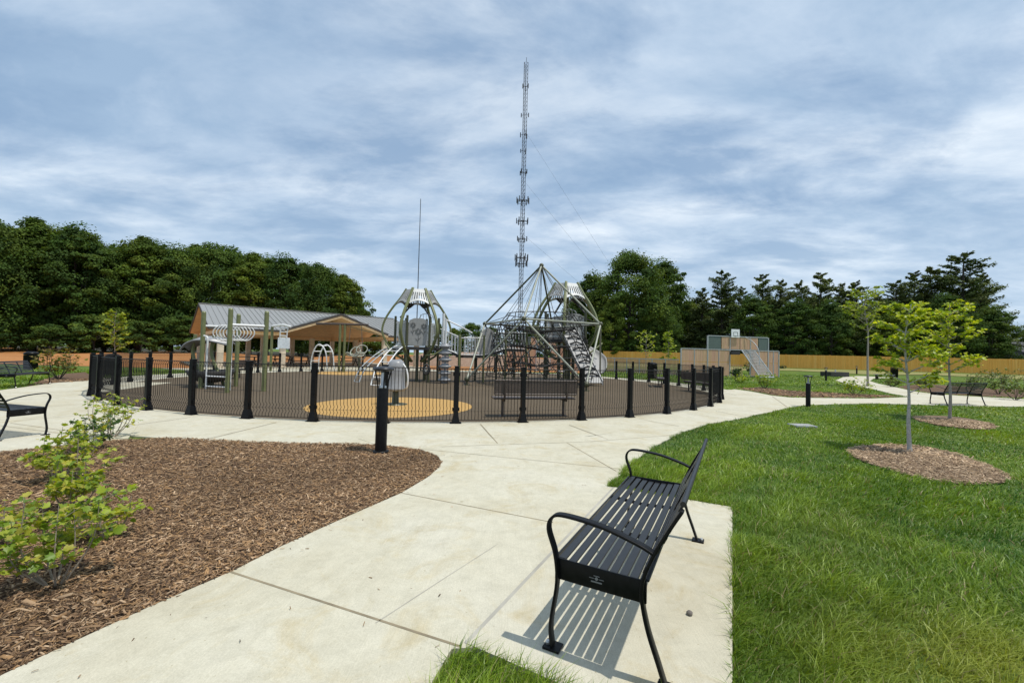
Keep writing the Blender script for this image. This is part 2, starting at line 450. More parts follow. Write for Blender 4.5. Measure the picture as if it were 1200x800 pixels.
RIGHT = [(6.0, 12.4), G(872, 489), G(900, 484), G(925, 478), G(945, 475), G(1020, 473), G(1095, 475), G(1170, 476.5), (30, 17.5), (45, 21), (45, 25), (30, 20.8)] + \
        [G(*p) for p in [(1200, 468), (1125, 464), (1095, 462), (1070, 458.7), (1050, 454), (1030, 450), (1019, 446.5), (1024, 443.5), (1060, 442), (1100, 441), (1100, 439), (1060, 439.3), (1010, 440.3), (988, 442), (979, 446), (995, 451), (1020, 455.5), (1042, 461), (1066, 465.6), (1020, 467.4), (950, 466.7), (925, 466.2), (905, 464), (880, 459), (862, 456.5)]] + [(10.0, 20.5), (9.6, 18)]
rm = MB(); rm.prism(RIGHT, -0.06, 0.0245); struct('side_walk', rm, 'concrete')
LEFT = [G(*p) for p in [(-60, 466), (0, 458), (52, 451), (103, 447.5)]] + [(-14.0, 17.5), (-12.8, 13.0), (-10.6, 10.6), (-7.0, 8.0)] + [G(150, 515), G(60, 524.5), G(0, 531.5), G(-90, 541)]
lm = MB(); lm.prism(LEFT, -0.06, 0.0245); struct('left_walk', lm, 'concrete')

# saw-cut joints as thin strips on the concrete
jm = MB()
def joint(a, b, z=0.0262, w=0.013):
    a, b = Vector((*a, z)), Vector((*b, z)); d = (b - a).normalized(); n = Vector((-d.y, d.x, 0)) * (w / 2)
    jm.add([a - n, b - n, b + n, a + n], [(0, 1, 2, 3)])
joint(G(270, 674), G(540, 763), w=0.016)
joint(G(470, 580), G(648, 615), w=0.012)
joint(G(490, 527.5), G(735, 552), w=0.01)
joint(G(517, 525), G(690, 519), w=0.014); joint(G(690, 519), G(790, 511), w=0.014)
joint(G(563, 498), G(583, 521), w=0.02); joint(G(664, 520), G(722, 554), w=0.016); joint(G(667, 499), G(712, 516), w=0.016)

for k in range(40):
    an = 2 * math.pi * k / 40 + 0.06
    a = (RC[0] + 13.15 * math.cos(an), RC[1] + 13.15 * math.sin(an)); rr_ = ring_out(an) - .04; b = (RC[0] + rr_ * math.cos(an), RC[1] + rr_ * math.sin(an))
    if not (-88 < math.degrees(math.atan2(math.sin(an), math.cos(an))) < -62): joint(a, b, w=0.016, z=0.0275)
joint(G(905, 465), G(923, 478), w=0.03); joint(G(0, 500), G(90, 512), w=0.014); joint(G(12, 497), G(75, 506), w=0.02)
struct('walk_joints', jm, 'joint')
jm = MB(); joint(G(440, 735), G(520, 682), w=0.006); joint(G(520, 682), G(583, 641), w=0.005); joint(tuple((S0 - DX * .014)[:2]), tuple((S0 + AX * SL - DX * .014)[:2]), w=0.024); struct('pad_joint', jm, 'joint_pale')

# mulch beds -------------------------------------------------------
BED = [(-2.57, 0.6)] + left_edge + [(-2.6, 6.91), (-3.5, 6.87), (-4.5, 6.91), (-5.6, 7.03), (-6.3, 6.7), (-6.7, 6.15), (-7.1, 5.75), (-9.5, 5.1), (-12, 3.0), (-9, -1), (-3, -2.5)]
def bed(name, poly, mat, dome=0.05, z=0.008):
    """a bed as a gently domed sheet: outline plus inner rings"""
    c = Vector((sum(p[0] for p in poly) / len(poly), sum(p[1] for p in poly) / len(poly), 0)); n = len(poly); b = MB(); vs = []
    for t in (1.0, 0.94, 0.8, 0.55, 0.25):
        for p in poly:
            q = c + (Vector((*p, 0)) - c) * t
            vs.append((q.x, q.y, z + dome * (1 - t ** 4) * (0.9 + 0.2 * math.sin(3 * q.x + 2 * q.y))))
    fs = [(r * n + i, r * n + (i + 1) % n, (r + 1) * n + (i + 1) % n, (r + 1) * n + i) for r in range(4) for i in range(n)] + [tuple(4 * n + i for i in range(n))]
    b.add(vs, fs, True); return struct(name, b, mat)
def ell(c, a, b, rz, n=28, wob=0.05):
    return [(c[0] + (a * math.cos(t) * math.cos(rz) - b * math.sin(t) * math.sin(rz)) * (1 + wob * math.sin(5 * t + c[0])), c[1] + (a * math.cos(t) * math.sin(rz) + b * math.sin(t) * math.cos(rz)) * (1 + wob * math.sin(4 * t))) for t in [2 * math.pi * k / n for k in range(n)]]
bed('mulch_bed', BED, 'mulch_base', 0.0, 0.014)
RING1 = smooth_poly([G(*p) for p in [(985, 527), (1030, 522), (1075, 523), (1130, 535), (1180, 556), (1186, 566), (1150, 570), (1100, 567), (1050, 555), (1005, 540)]], 2)
RING2 = smooth_poly([G(*p) for p in [(1066, 488), (1100, 487), (1140, 491), (1172, 500), (1160, 505), (1110, 501), (1075, 494)]], 2)
bed('mulch_ring', RING1, 'tan_mulch_base', 0.0, 0.02); bed('mulch_ring', RING2, 'tan_mulch_base', 0.0, 0.02)
STRIP = [G(*p) for p in [(862, 455.5), (880, 457.8), (905, 462.8), (925, 465.2), (950, 465.8), (1020, 466.3), (1058, 465), (1040, 463), (1000, 461.5), (960, 460), (930, 458.5), (905, 455.5), (890, 453.5)]]
bed('mulch_strip', STRIP, 'mulch_base', 0.03)
BACKBED = [G(*p) for p in [(1050, 453), (1070, 457.8), (1095, 461), (1125, 463), (1200, 466.5), (1230, 467), (1230, 457), (1180, 456), (1120, 452), (1080, 450)]]
bed('mulch_bed', BACKBED, 'mulch_base', 0.03)
LEFTBED = [G(*p) for p in [(30, 453.5), (52, 450.2), (103, 446.8), (112, 443), (100, 436), (75, 438), (48, 446)]]
bed('mulch_bed', LEFTBED, 'mulch_base', 0.05)
CONC = [MAIN, SLAB, RIGHT, LEFT]; MULCH = [BED, RING1, RING2, STRIP, BACKBED, LEFTBED]

# bare red clay left and behind the pavilion, with a low uneven bank along its far side
cm = MB(); cols = 60; vs = []
for j in range(9):
    for i in range(cols + 1):
        x = -120 + 128 * i / cols; near = 29 + 0.02 * (x + 20) ** 2 * (x < -20) if False else max(29.0, 37.5 if x > -19 else 29.0)
        y = near + (78 - near) * j / 8
        h = 0.012 + 0.75 * max(0, (j - 4) / 4) * (0.75 + 0.35 * math.sin(x * 0.21) + 0.2 * math.sin(x * 0.63 + 1)) * (1 if j < 8 else 0.0) * (1 + 1.3 * min(1, max(0, (x + 22) / 8)))
        vs.append((x, y, h))
cm.add(vs, [(j * (cols + 1) + i, j * (cols + 1) + i + 1, (j + 1) * (cols + 1) + i + 1, (j + 1) * (cols + 1) + i) for j in range(8) for i in range(cols)], True)
struct('clay_field', cm, 'red_clay')
ground_mat('bare_soil', [(0.3, (0.24, 0.15, 0.10)), (0.7, (0.36, 0.24, 0.17))], 0.2, [(0.3, (0.18, 0.11, 0.07)), (0.7, (0.42, 0.29, 0.21))], 3.5, 0.5, 0.95, 0.8, 0.1)
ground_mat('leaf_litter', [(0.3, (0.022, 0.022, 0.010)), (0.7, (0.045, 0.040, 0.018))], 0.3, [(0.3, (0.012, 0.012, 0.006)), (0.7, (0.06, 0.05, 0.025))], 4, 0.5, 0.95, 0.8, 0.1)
sb = MB(); vs = []
for j in range(7):
    for i in range(31):
        x = -15 + 24 * i / 30; e_ = math.sin(math.pi * i / 30) ** .35; y = 47 + 2.0 * j + .5 * math.sin(x)
        vs.append((x, y, -.05 + 1.55 * e_ * math.sin(math.pi * j / 6) ** .7 * (1 + .18 * math.sin(x * 1.1 + 1) + .08 * math.sin(x * 2.7))))
sb.add(vs, [(j * 31 + i, j * 31 + i + 1, (j + 1) * 31 + i + 1, (j + 1) * 31 + i) for j in range(6) for i in range(30)], True)
struct('soil_bank', sb, 'bare_soil')
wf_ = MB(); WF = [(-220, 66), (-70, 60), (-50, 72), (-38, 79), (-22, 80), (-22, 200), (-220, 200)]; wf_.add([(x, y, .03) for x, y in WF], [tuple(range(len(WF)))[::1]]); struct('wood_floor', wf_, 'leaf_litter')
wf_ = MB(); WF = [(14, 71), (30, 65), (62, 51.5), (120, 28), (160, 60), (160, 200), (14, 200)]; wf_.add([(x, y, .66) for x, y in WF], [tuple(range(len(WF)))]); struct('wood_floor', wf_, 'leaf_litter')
dm = MB()
vs = []
for k in range(31):
    x_ = 14 + 48 * k / 30; yf = 50.2 - .42 * (x_ - 60)
    for d_ in (7.2 + .9 * math.sin(k * .8), 3.2 + .5 * math.sin(k * 1.3)): vs.append((x_, yf - d_, fence_rise(x_, yf - d_) + .05))
dm.add(vs, [(2 * k, 2 * k + 2, 2 * k + 3, 2 * k + 1) for k in range(30)], True); struct('dry_lawn_strip', dm, 'dry_grass')

# ------------------------------------------------------------------ scattered grass and chips
def scatter_ring(r0, r1, dens, a0=-75, a1=75):
    area = (r1 ** 2 - r0 ** 2) * R(a1 - a0) / 2; n = int(area * dens)
    r = np.sqrt(rng.uniform(r0 ** 2, r1 ** 2, n)); a = R(90) - np.radians(rng.uniform(a0, a1, n))
    return np.c_[r * np.cos(a), r * np.sin(a)]

def on_lawn(p, grow=0.0):
    m = np.ones(len(p), bool)
    for q in CONC + MULCH: m &= ~inside(p, q)
    d = np.hypot(p[:, 0] - RC[0], p[:, 1] - RC[1]); m &= d > np.array([ring_out(a) for a in np.arctan2(p[:, 1] - RC[1], p[:, 0] - RC[0])])
    m &= ~((p[:, 0] < 8) & (p[:, 1] > 36)) & ~((p[:, 0] < -19) & (p[:, 1] > 28.8)) & ~((p[:, 0] < -7) & (p[:, 1] > 26))
    m &= ~((p[:, 0] < 0.9) & (p[:, 0] > -9) & (p[:, 1] > 2.6) & (p[:, 1] < 9)) & ~((p[:, 0] < 1.8) & (p[:, 0] > 0) & (p[:, 1] > 6.4) & (p[:, 1] < 9)) & ~((p[:, 0] < 2.6) & (p[:, 0] > 0) & (p[:, 1] > 7.6) & (p[:, 1] < 9.5))
    return m

def lownoise(p, s, ph):
    x, y = p[:, 0] * s, p[:, 1] * s
    return (np.sin(x * 1.0 + 1.7 * np.sin(y * .8 + ph) + ph) + np.sin(y * 1.3 + 1.3 * np.sin(x * 1.1 + 2 * ph)) + .6 * np.sin(2.3 * x - 1.9 * y + ph)) / 2.6

def blades(p, h, w, rise=False):
    n = len(p)
    pn = lownoise(p, 1.1, 0.3); pn2 = lownoise(p, 3.6, 2.0)
    pn3 = lownoise(p, 9.0, 5.0)
    H = h * rng.uniform(.4, 1.25, n) * np.clip(.92 + .34 * pn2 + .18 * pn + .38 * pn3, .3, 1.7); W = w * rng.uniform(.6, 1.25, n)
    yaw = rng.uniform(0, 2 * math.pi, n)
    lean_a = lownoise(p, .9, 4.0) * 2.2 + rng.normal(0, 1.1, n); lean = rng.uniform(.25, 1.35, n)
    dx, dy = np.cos(lean_a), np.sin(lean_a)
    sx, sy = np.cos(yaw), np.sin(yaw)
    z0 = np.array([fence_rise(a, b) if b > 30 else 0.0 for a, b in p]) if rise else np.zeros(n)
    V = np.zeros((n, 5, 3), np.float32)
    def put(k, t, side, wf):
        off = lean * H * t * t
        V[:, k, 0] = p[:, 0] + dx * off + side * sx * W * wf; V[:, k, 1] = p[:, 1] + dy * off + side * sy * W * wf
        V[:, k, 2] = z0 + H * t * (1 - .34 * lean * t) - 0.006
    put(0, 0, -.5, 1); put(1, 0, .5, 1); put(2, .55, .5, .8); put(3, .55, -.5, .8); put(4, 1, 0, 0)
    idx = np.arange(n)[:, None] * 5
    quads = idx + np.array([0, 1, 2, 3]); tris = idx + np.array([3, 2, 4])
    g = np.clip(.46 + .36 * pn + .30 * pn2 + rng.normal(0, .2, n) + .14 * pn3, 0, 1)[:, None]
    dark = np.array([.040, .118, .007]); lite = np.array([.250, .350, .022])
    col = dark * (1 - g) + lite * g
    yel = np.clip(lownoise(p, .7, 1.2) * 1.3 - .5, 0, 1)[:, None] * .75
    yel = np.maximum(yel, np.exp(-(((p[:, 0] - 2.5) / .9) ** 2 + ((p[:, 1] - 2.1) / .55) ** 2))[:, None] * .8)
    col = col * (1 - yel) + np.array([.36, .38, .06]) * yel
    dry = rng.random(n) < .05; col[dry] = np.array([.30, .25, .11]) * rng.uniform(.7, 1.1, (dry.sum(), 1))
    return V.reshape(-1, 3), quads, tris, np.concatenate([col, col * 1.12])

def grass(name, parts, label):
    Vs, Q, T, CQ, CT, o = [], [], [], [], [], 0
    for v, q, t, c in parts:
        n = len(q); Vs.append(v); Q.append(q + o); T.append(t + o); CQ.append(c[:n]); CT.append(c[n:]); o += len(v)
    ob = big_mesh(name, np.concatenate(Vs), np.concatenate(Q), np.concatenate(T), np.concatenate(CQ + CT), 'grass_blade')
    tag(ob, label, 'grass', None, 'stuff')
parts = []
for r0, r1, dens, h, w, rise in ((1.2, 3.6, 7500, .125, .0052, 0), (3.6, 6, 3800, .115, .0074, 0), (6, 10, 1700, .095, .0115, 0), (10, 18, 800, .07, .018, 0), (18, 34, 150, .08, .04, 1), (34, 58, 14, .11, .10, 1)):
    p = scatter_ring(r0, r1, dens); p = p[on_lawn(p)]
    parts.append(blades(p, h, w, rise))
# ragged overhang along the pad and walk edges
ed = []
def edge_pts(a, b, n, out):
    t = rng.random(n)[:, None]; return np.array(a) * (1 - t) + np.array(b) * t + rng.normal(0, .012, (n, 2)) + np.array(out) * .012
ed.append(edge_pts(SLAB[2], SLAB[3], 2600, tuple(DX[:2]))); ed.append(edge_pts(SLAB[1], SLAB[2], 700, tuple(AX[:2])))
lawn_side = [G(*p) for p in [(830, 498), (800, 507), (775, 520), (752, 535), (735, 550), (720, 565), (712, 572)]]
for a, b in zip(lawn_side[:-1], lawn_side[1:]): ed.append(edge_pts(a, b, 380, (.01, -.005)))
parts.append(blades(np.concatenate(ed), .10, .0055))
grass('grass', parts, 'green lawn grass growing right of the walk and around the bench pad')

def chips(p, ln, zf, cols):
    n = len(p); l = ln * rng.uniform(.4, 1.5, n); w = l * rng.uniform(.08, .26, n); t = w * .3
    yaw = rng.uniform(0, 2 * math.pi, n); pit = rng.normal(0, .28, n); rol = rng.normal(0, .35, n)
    base = np.array([[-1, -1, -1], [1, -1, -1], [1, 1, -1], [-1, 1, -1], [-.92, -.8, 1], [.85, -.9, 1], [.95, .8, 1], [-.88, .9, 1]], np.float32)
    b = base[None] * np.stack([l / 2, w / 2, t / 2], 1)[:, None, :]
    cr, sr = np.cos(rol)[:, None], np.sin(rol)[:, None]; y, z = b[..., 1] * cr - b[..., 2] * sr, b[..., 1] * sr + b[..., 2] * cr
    cq, sq = np.cos(pit)[:, None], np.sin(pit)[:, None]; x, z = b[..., 0] * cq - z * sq, b[..., 0] * sq + z * cq
    cw, sw = np.cos(yaw)[:, None], np.sin(yaw)[:, None]; X, Y = x * cw - y * sw, x * sw + y * cw
    V = np.stack([X + p[:, :1], Y + p[:, 1:2], z + (zf + rng.uniform(0, .018, n))[:, None]], -1)
    q = np.array([[4, 5, 6, 7], [0, 1, 5, 4], [1, 2, 6, 5], [2, 3, 7, 6], [3, 0, 4, 7]])
    Q = (np.arange(n)[:, None, None] * 8 + q[None]).reshape(-1, 4)
    k = rng.integers(0, len(cols), n); c = np.array(cols)[k] * rng.uniform(.6, 1.25, (n, 1)) * (1 + .22 * lownoise(p, 1.6, 3.0))[:, None]
    return V.reshape(-1, 3), Q, np.repeat(c, 5, 0)
brown = [(0.265, 0.167, 0.09), (0.18, 0.107, 0.057), (0.361, 0.239, 0.138), (0.106, 0.063, 0.035), (0.233, 0.144, 0.08), (0.467, 0.326, 0.199), (0.286, 0.173, 0.085), (0.329, 0.194, 0.09), (0.064, 0.039, 0.023)]
tan = [(0.445, 0.319, 0.2), (0.339, 0.232, 0.14), (0.53, 0.391, 0.26), (0.233, 0.154, 0.095), (0.403, 0.278, 0.165)]
def chip_obj(polys, bands, cols, label, zf=0.03):
    Vs, Q, C, o = [], [], [], 0
    for r0, r1, dens, ln in bands:
        p = scatter_ring(r0, r1, dens, -88, 88); m = np.zeros(len(p), bool)
        for q in polys: m |= inside(p, q)
        p = p[m]
        if not len(p): continue
        v, q, c = chips(p, ln, zf, cols); Vs.append(v); Q.append(q + o); C.append(c); o += len(v)
    ob = big_mesh('wood_chips', np.concatenate(Vs), np.concatenate(Q), None, np.concatenate(C), 'wood_chip'); tag(ob, label, 'wood chips', None, 'stuff')
chip_obj([BED], [(1.6, 4, 6500, .031), (1.6, 4, 260, .062), (4, 6, 4200, .035), (6, 10, 2300, .042)], brown, 'brown shredded wood chips covering the left planting bed', 0.018)
chip_obj([RING1, RING2], [(5, 10, 1500, .05), (10, 17, 600, .075)], tan, 'tan wood chips ringed around the two young trees on the lawn', 0.03)
chip_obj([STRIP, BACKBED, LEFTBED], [(14, 26, 60, .14)], brown, 'reddish wood chips in the beds beyond the walks', 0.03)
# crumbs of mulch and soil blown onto the concrete beside the bed
cr = np.array([rng.uniform(-2.3, 1.0, 1500), rng.uniform(1.9, 8.6, 1500)]).T
cr = cr[inside(cr, MAIN) & ~inside(cr, SLAB)]
d_edge = np.array([min(math.hypot(a - x, b - y) for x, y in left_edge) for a, b in cr]); cr = cr[(d_edge < .05) | ((d_edge < .25) & (rng.random(len(cr)) < .45)) | (rng.random(len(cr)) < .05)]
v, q, c = chips(cr, .022, 0.0225, brown); tag(big_mesh('wood_crumbs', v, q, None, c, 'wood_chip'), 'loose crumbs of wood chip scattered over the concrete walk', 'wood crumbs', None, 'stuff')

# ------------------------------------------------------------------ park bench
def make_bench(label):
    t = thing('park_bench', label, 'bench', group='black slatted park benches')
    Lh = 0.89
    def frame(sx):
        x = sx * Lh
        arm = catmull([(x, 0.0, 0.0), (x, 0.012, 0.12), (x, -0.018, 0.34), (x, -0.005, 0.48), (x, 0.035, 0.60), (x, 0.012, 0.665), (x, -0.06, 0.682), (x, -0.25, 0.665), (x, -0.42, 0.622), (x, -0.495, 0.592)], 6)
        b = MB(); b.ribbon(arm, 0.045, 0.014, (1, 0, 0), True); o = b.build('arm_frame', 'black_metal', t, 0.003)
        b = MB(); b.box(x, 0.0, 0.007, 0.075, 0.09, 0.012); b.build('foot_plate', 'black_metal', o, 0.002)
        b = MB(); b.lathe([(0.014, 0), (0.014, 0.010), (0.009, 0.016)], (x, 0.028, 0.013), 6, False); b.build('bolt', 'steel', o)
        leg = catmull([(x, -0.555, 0.0), (x, -0.52, 0.10), (x, -0.465, 0.26), (x, -0.44, 0.42), (x, -0.48, 0.56), (x, -0.55, 0.70), (x, -0.615, 0.815)], 6)
        b = MB(); b.ribbon(leg, 0.045, 0.016, (1, 0, 0), True); o = b.build('rear_leg', 'black_metal', t, 0.003)
        b = MB(); b.box(x, -0.56, 0.007, 0.075, 0.09, 0.012); b.build('foot_plate', 'black_metal', o, 0.002)
        b = MB(); b.lathe([(0.014, 0), (0.014, 0.010), (0.009, 0.016)], (x, -0.585, 0.013), 6, False); b.build('bolt', 'steel', o)
        b = MB(); b.ribbon(catmull([(x * .985, 0.0, 0.402), (x * .985, -0.22, 0.400), (x * .985, -0.46, 0.400)], 6), 0.012, 0.105, (1, 0, 0), True)
        ap = b.build('side_apron', 'black_metal', t, 0.002)
        b = MB(); xx = x * .985 + sx * 0.0075
        b.box(xx, -0.22, 0.402, 0.002, 0.014, 0.014, 0, 0, R(45)); b.box(xx, -0.22, 0.415, 0.002, 0.03, 0.003)
        b.box(xx, -0.245, 0.402, 0.002, 0.024, 0.0025); b.box(xx, -0.195, 0.402, 0.002, 0.024, 0.0025); b.box(xx, -0.22, 0.386, 0.002, 0.055, 0.006)
        b.build('maker_mark', 'mark_grey', ap)
    frame(-1); frame(1)
    b = MB(); ns = 9; d0 = 0.012; pitch = 0.0520
    for i in range(ns):
        y = -(d0 + 0.02 + i * pitch); u = i / (ns - 1); z = 0.447 - 0.018 * math.sin(math.pi * u)
        b.box(0, y, z, 2 * Lh * .97, 0.041, 0.012)
    b.ribbon([(-Lh * .97, 0.004, 0.43), (Lh * .97, 0.004, 0.43)], 0.01, 0.05, (0, 1, 0))
    st = b.build('seat', 'black_slat', t, 0.004)
    for x in (-0.30, 0.30):
        b = MB(); b.ribbon([(x, 0.0, 0.429), (x, -0.12, 0.420), (x, -0.23, 0.414), (x, -0.34, 0.420), (x, -0.45, 0.429)], 0.04, 0.012, (1, 0, 0))
        b.build('cross_bar', 'black_metal', t)
    b = MB()
    for i in range(7):
        u = i / 6; y = -0.462 - 0.155 * u - 0.01 * math.sin(math.pi * u); z = 0.50 + 0.315 * u
        b.box(0, y + 0.012, z, 2 * Lh * .985, 0.011, 0.038, 0, 0, R(26))
    b.tube([(-Lh * .99, -0.615, 0.838), (Lh * .99, -0.615, 0.838)], 0.0135, 12)
    b.build('backrest', 'black_slat', t, 0.003)
    for x in (-0.30, 0.30):
        b = MB(); b.ribbon([(x, -0.445, 0.42), (x, -0.475, 0.52), (x, -0.55, 0.70), (x, -0.615, 0.83)], 0.045, 0.012, (1, 0, 0))
        b.build('back_support', 'black_metal', t)
    return t
bench = make_bench('black slatted metal bench on the concrete pad beside the walk, largest and nearest')
NF = Vector((0.249, 2.222, 0)); cb = NF + AX * 0.89
bench.location = (cb.x, cb.y, 0.0285); bench.rotation_euler = (0, 0, math.atan2(AX.y, AX.x))
def put_bench(front_a, axis, label, z=0.0245, first=bench):
    """front_a: one front foot; axis: unit vector along the bench, with the back to its right-hand side"""
    a = Vector((*axis, 0)).normalized(); c = Vector((*front_a, 0)) + a * 0.89
    return dup(first, (c.x, c.y, z), math.atan2(a.y, a.x), label)
put_bench((16.2, 16.35), (0.985, 0.17), 'black slatted bench seen from behind by the far path, past the young trees')
fa = Vector((*G(53, 511), 0))
# only the right end of this bench reaches into the picture
put_bench((fa.x - 0.965 * 1.78, fa.y + 0.262 * 1.78), (0.965, -0.262), 'black bench cut by the left edge, its near armrest above the mulch bed shrubs')
put_bench((-17.0, 15.6), (0.38, -0.925), 'smaller black bench further off at the left edge, in front of the black litter bin')

# ------------------------------------------------------------------ bollard lights
def make_bollard(label, h=1.27):
    t = thing('bollard_light', label, 'bollard', group='black bollard lights')
    k = h / 1.27
    b = MB(); b.lathe([(0.085, 0), (0.085, 0.93 * k), (0.080, 0.945 * k)], n=28); b.build('post', 'black_metal', t)
    b = MB(); b.lathe([(0.12, -0.012), (0.12, 0.012), (0.088, 0.02)], n=28); b.build('base_flange', 'black_metal', t)
    b = MB(); b.lathe([(0.055, 0.945 * k), (0.06, 0.97 * k), (0.03, 0.99 * k), (0.028, 1.18 * k)], n=20); b.build('lamp_core', 'steel', t)
    for a in range(4):
        an = a * math.pi / 2 + .5; c, s = math.cos(an), math.sin(an); b = MB()
        b.tube([(0.072 * c, 0.072 * s, 0.94 * k), (0.08 * c, 0.08 * s, 1.05 * k), (0.125 * c, 0.125 * s, 1.23 * k)], 0.011, 6); b.build('bracket', 'black_metal', t)
    b = MB(); b.lathe([(0.10, 1.205 * k), (0.155, 1.215 * k), (0.158, 1.235 * k), (0.14, 1.255 * k), (0.05, 1.27 * k)], n=28); b.build('cap', 'grey_panel' if False else 'black_slat', t)
    return t
b1 = make_bollard('black bollard light in the mulch bed in front of the round fence'); x, y = G(446, 531); b1.location = (x, y, 0.03)
for (px, py), lab, sc in (((947, 477), 'black bollard light standing in the lawn edge beside the side walk', .84), ((968, 446), 'small black bollard light beyond the side walk, by the bend of the far path', .86), ((1004, 440), 'tiny black bollard light furthest off, in front of the timber fence', .9)):
    x, y = G(px, py); dup(b1, (x, y, 0), 0.4, lab, sc)

# ------------------------------------------------------------------ round mesh fence
fence = thing('mesh_fence', 'low black wire mesh fence in a full circle round the brown play surface', 'fence', (RC[0], RC[1], 0.02))
STEP = 360 / 54; A0 = -92.9
pb = MB(); pb.box(0, 0, 0.62, 0.095, 0.10, 1.20)
pb.add([(-.085, -.085, 0.012), (.085, -.085, 0.012), (.085, .085, 0.012), (-.085, .085, 0.012), (-.052, -.056, .2), (.052, -.056, .2), (.052, .056, .2), (-.052, .056, .2)],
       [(3, 2, 1, 0), (4, 5, 6, 7), (0, 1, 5, 4), (1, 2, 6, 5), (2, 3, 7, 6), (3, 0, 4, 7)])
pb.box(0, 0, 0.006, 0.25, 0.16, 0.012); pb.box(0, 0, 1.222, 0.11, 0.115, 0.014)
for z in (0.30, 1.05):
    pb.box(-.06, 0, z, .035, .05, .07); pb.box(.06, 0, z, .035, .05, .07)
for q in (-.1, .1): pb.lathe([(.013, 0), (.013, .012)], (q, .05, .012), 6, False); pb.lathe([(.013, 0), (.013, .012)], (q, -.05, .012), 6, False)
post0 = pb.build('fence_post', 'black_metal', fence, 0.004)
chord = 2 * RF * math.sin(R(STEP / 2)); W = chord - 0.10
mb = MB(); nw = 19
for i in range(nw + 1):
    x = -W / 2 + W * i / nw
    mb.tube([(x, 0, 0.06), (x, 0.0, 0.13), (x + .009, 0.034, 0.19), (x - .003, 0, 0.25), (x + .009, 0.034, 0.31), (x, 0, 0.37), (x, 0, 1.10), (x, .03, 1.13), (x, 0, 1.17)], 0.0064, 4, False, False)
for z, r in ((0.065, .008), (0.25, .0028), (1.09, .003), (1.17, .010)):
    mb.tube([(-W / 2 - .04, 0, z), (W / 2 + .04, 0, z)], r, 5, False)
panel0 = mb.build('mesh_panel', 'black_mesh', fence)
for k in range(54):
    an = R(A0 + STEP * k); am = an + R(STEP / 2); rr = RF * math.cos(R(STEP / 2))
    p = post0 if k == 0 else post0.copy(); q = panel0 if k == 0 else panel0.copy()
    if k: COL.objects.link(p); COL.objects.link(q); p.parent = fence; q.parent = fence
    p.location = (RF * math.cos(an), RF * math.sin(an), 0); p.rotation_euler = (0, 0, an + math.pi / 2)
    q.location = (rr * math.cos(am), rr * math.sin(am), 0); q.rotation_euler = (0, 0, am + math.pi / 2)

# ------------------------------------------------------------------ play towers
def bars(b, p, q, z0, z1, n, r=0.016, rail=0.02):
    p, q = Vector((*p, 0)), Vector((*q, 0))
    for i in range(n):
        t = (i + .5) / n; c = p.lerp(q, t); b.tube([(c.x, c.y, z0), (c.x, c.y, z1)], r, 6)
    for z in (z0, z1): b.tube([(p.x, p.y, z), (q.x, q.y, z)], rail, 6)

def flower(b, c, ex, ez, s, nrm):
    """thin lines of a flower: six petals, a core, a stem with leaves; drawn proud of the panel"""
    def ln(pts, r=.010): b.tube([c + ex * (x * s) + ez * (z * s) + nrm for x, z in pts], r, 4)
    for k in range(7):
        a = 2 * math.pi * k / 7
        ln([(.16 * math.cos(a), .16 * math.sin(a)), (.42 * math.cos(a - .3), .42 * math.sin(a - .3)), (.5 * math.cos(a), .5 * math.sin(a)), (.42 * math.cos(a + .3), .42 * math.sin(a + .3)), (.16 * math.cos(a), .16 * math.sin(a))])
    ln([(0, -.5), (.03, -1.0), (-.02, -1.75)]); ln([(0, -1.2), (.28, -.95), (.34, -.8)]); ln([(0, -1.4), (-.28, -1.15), (-.34, -1.0)])

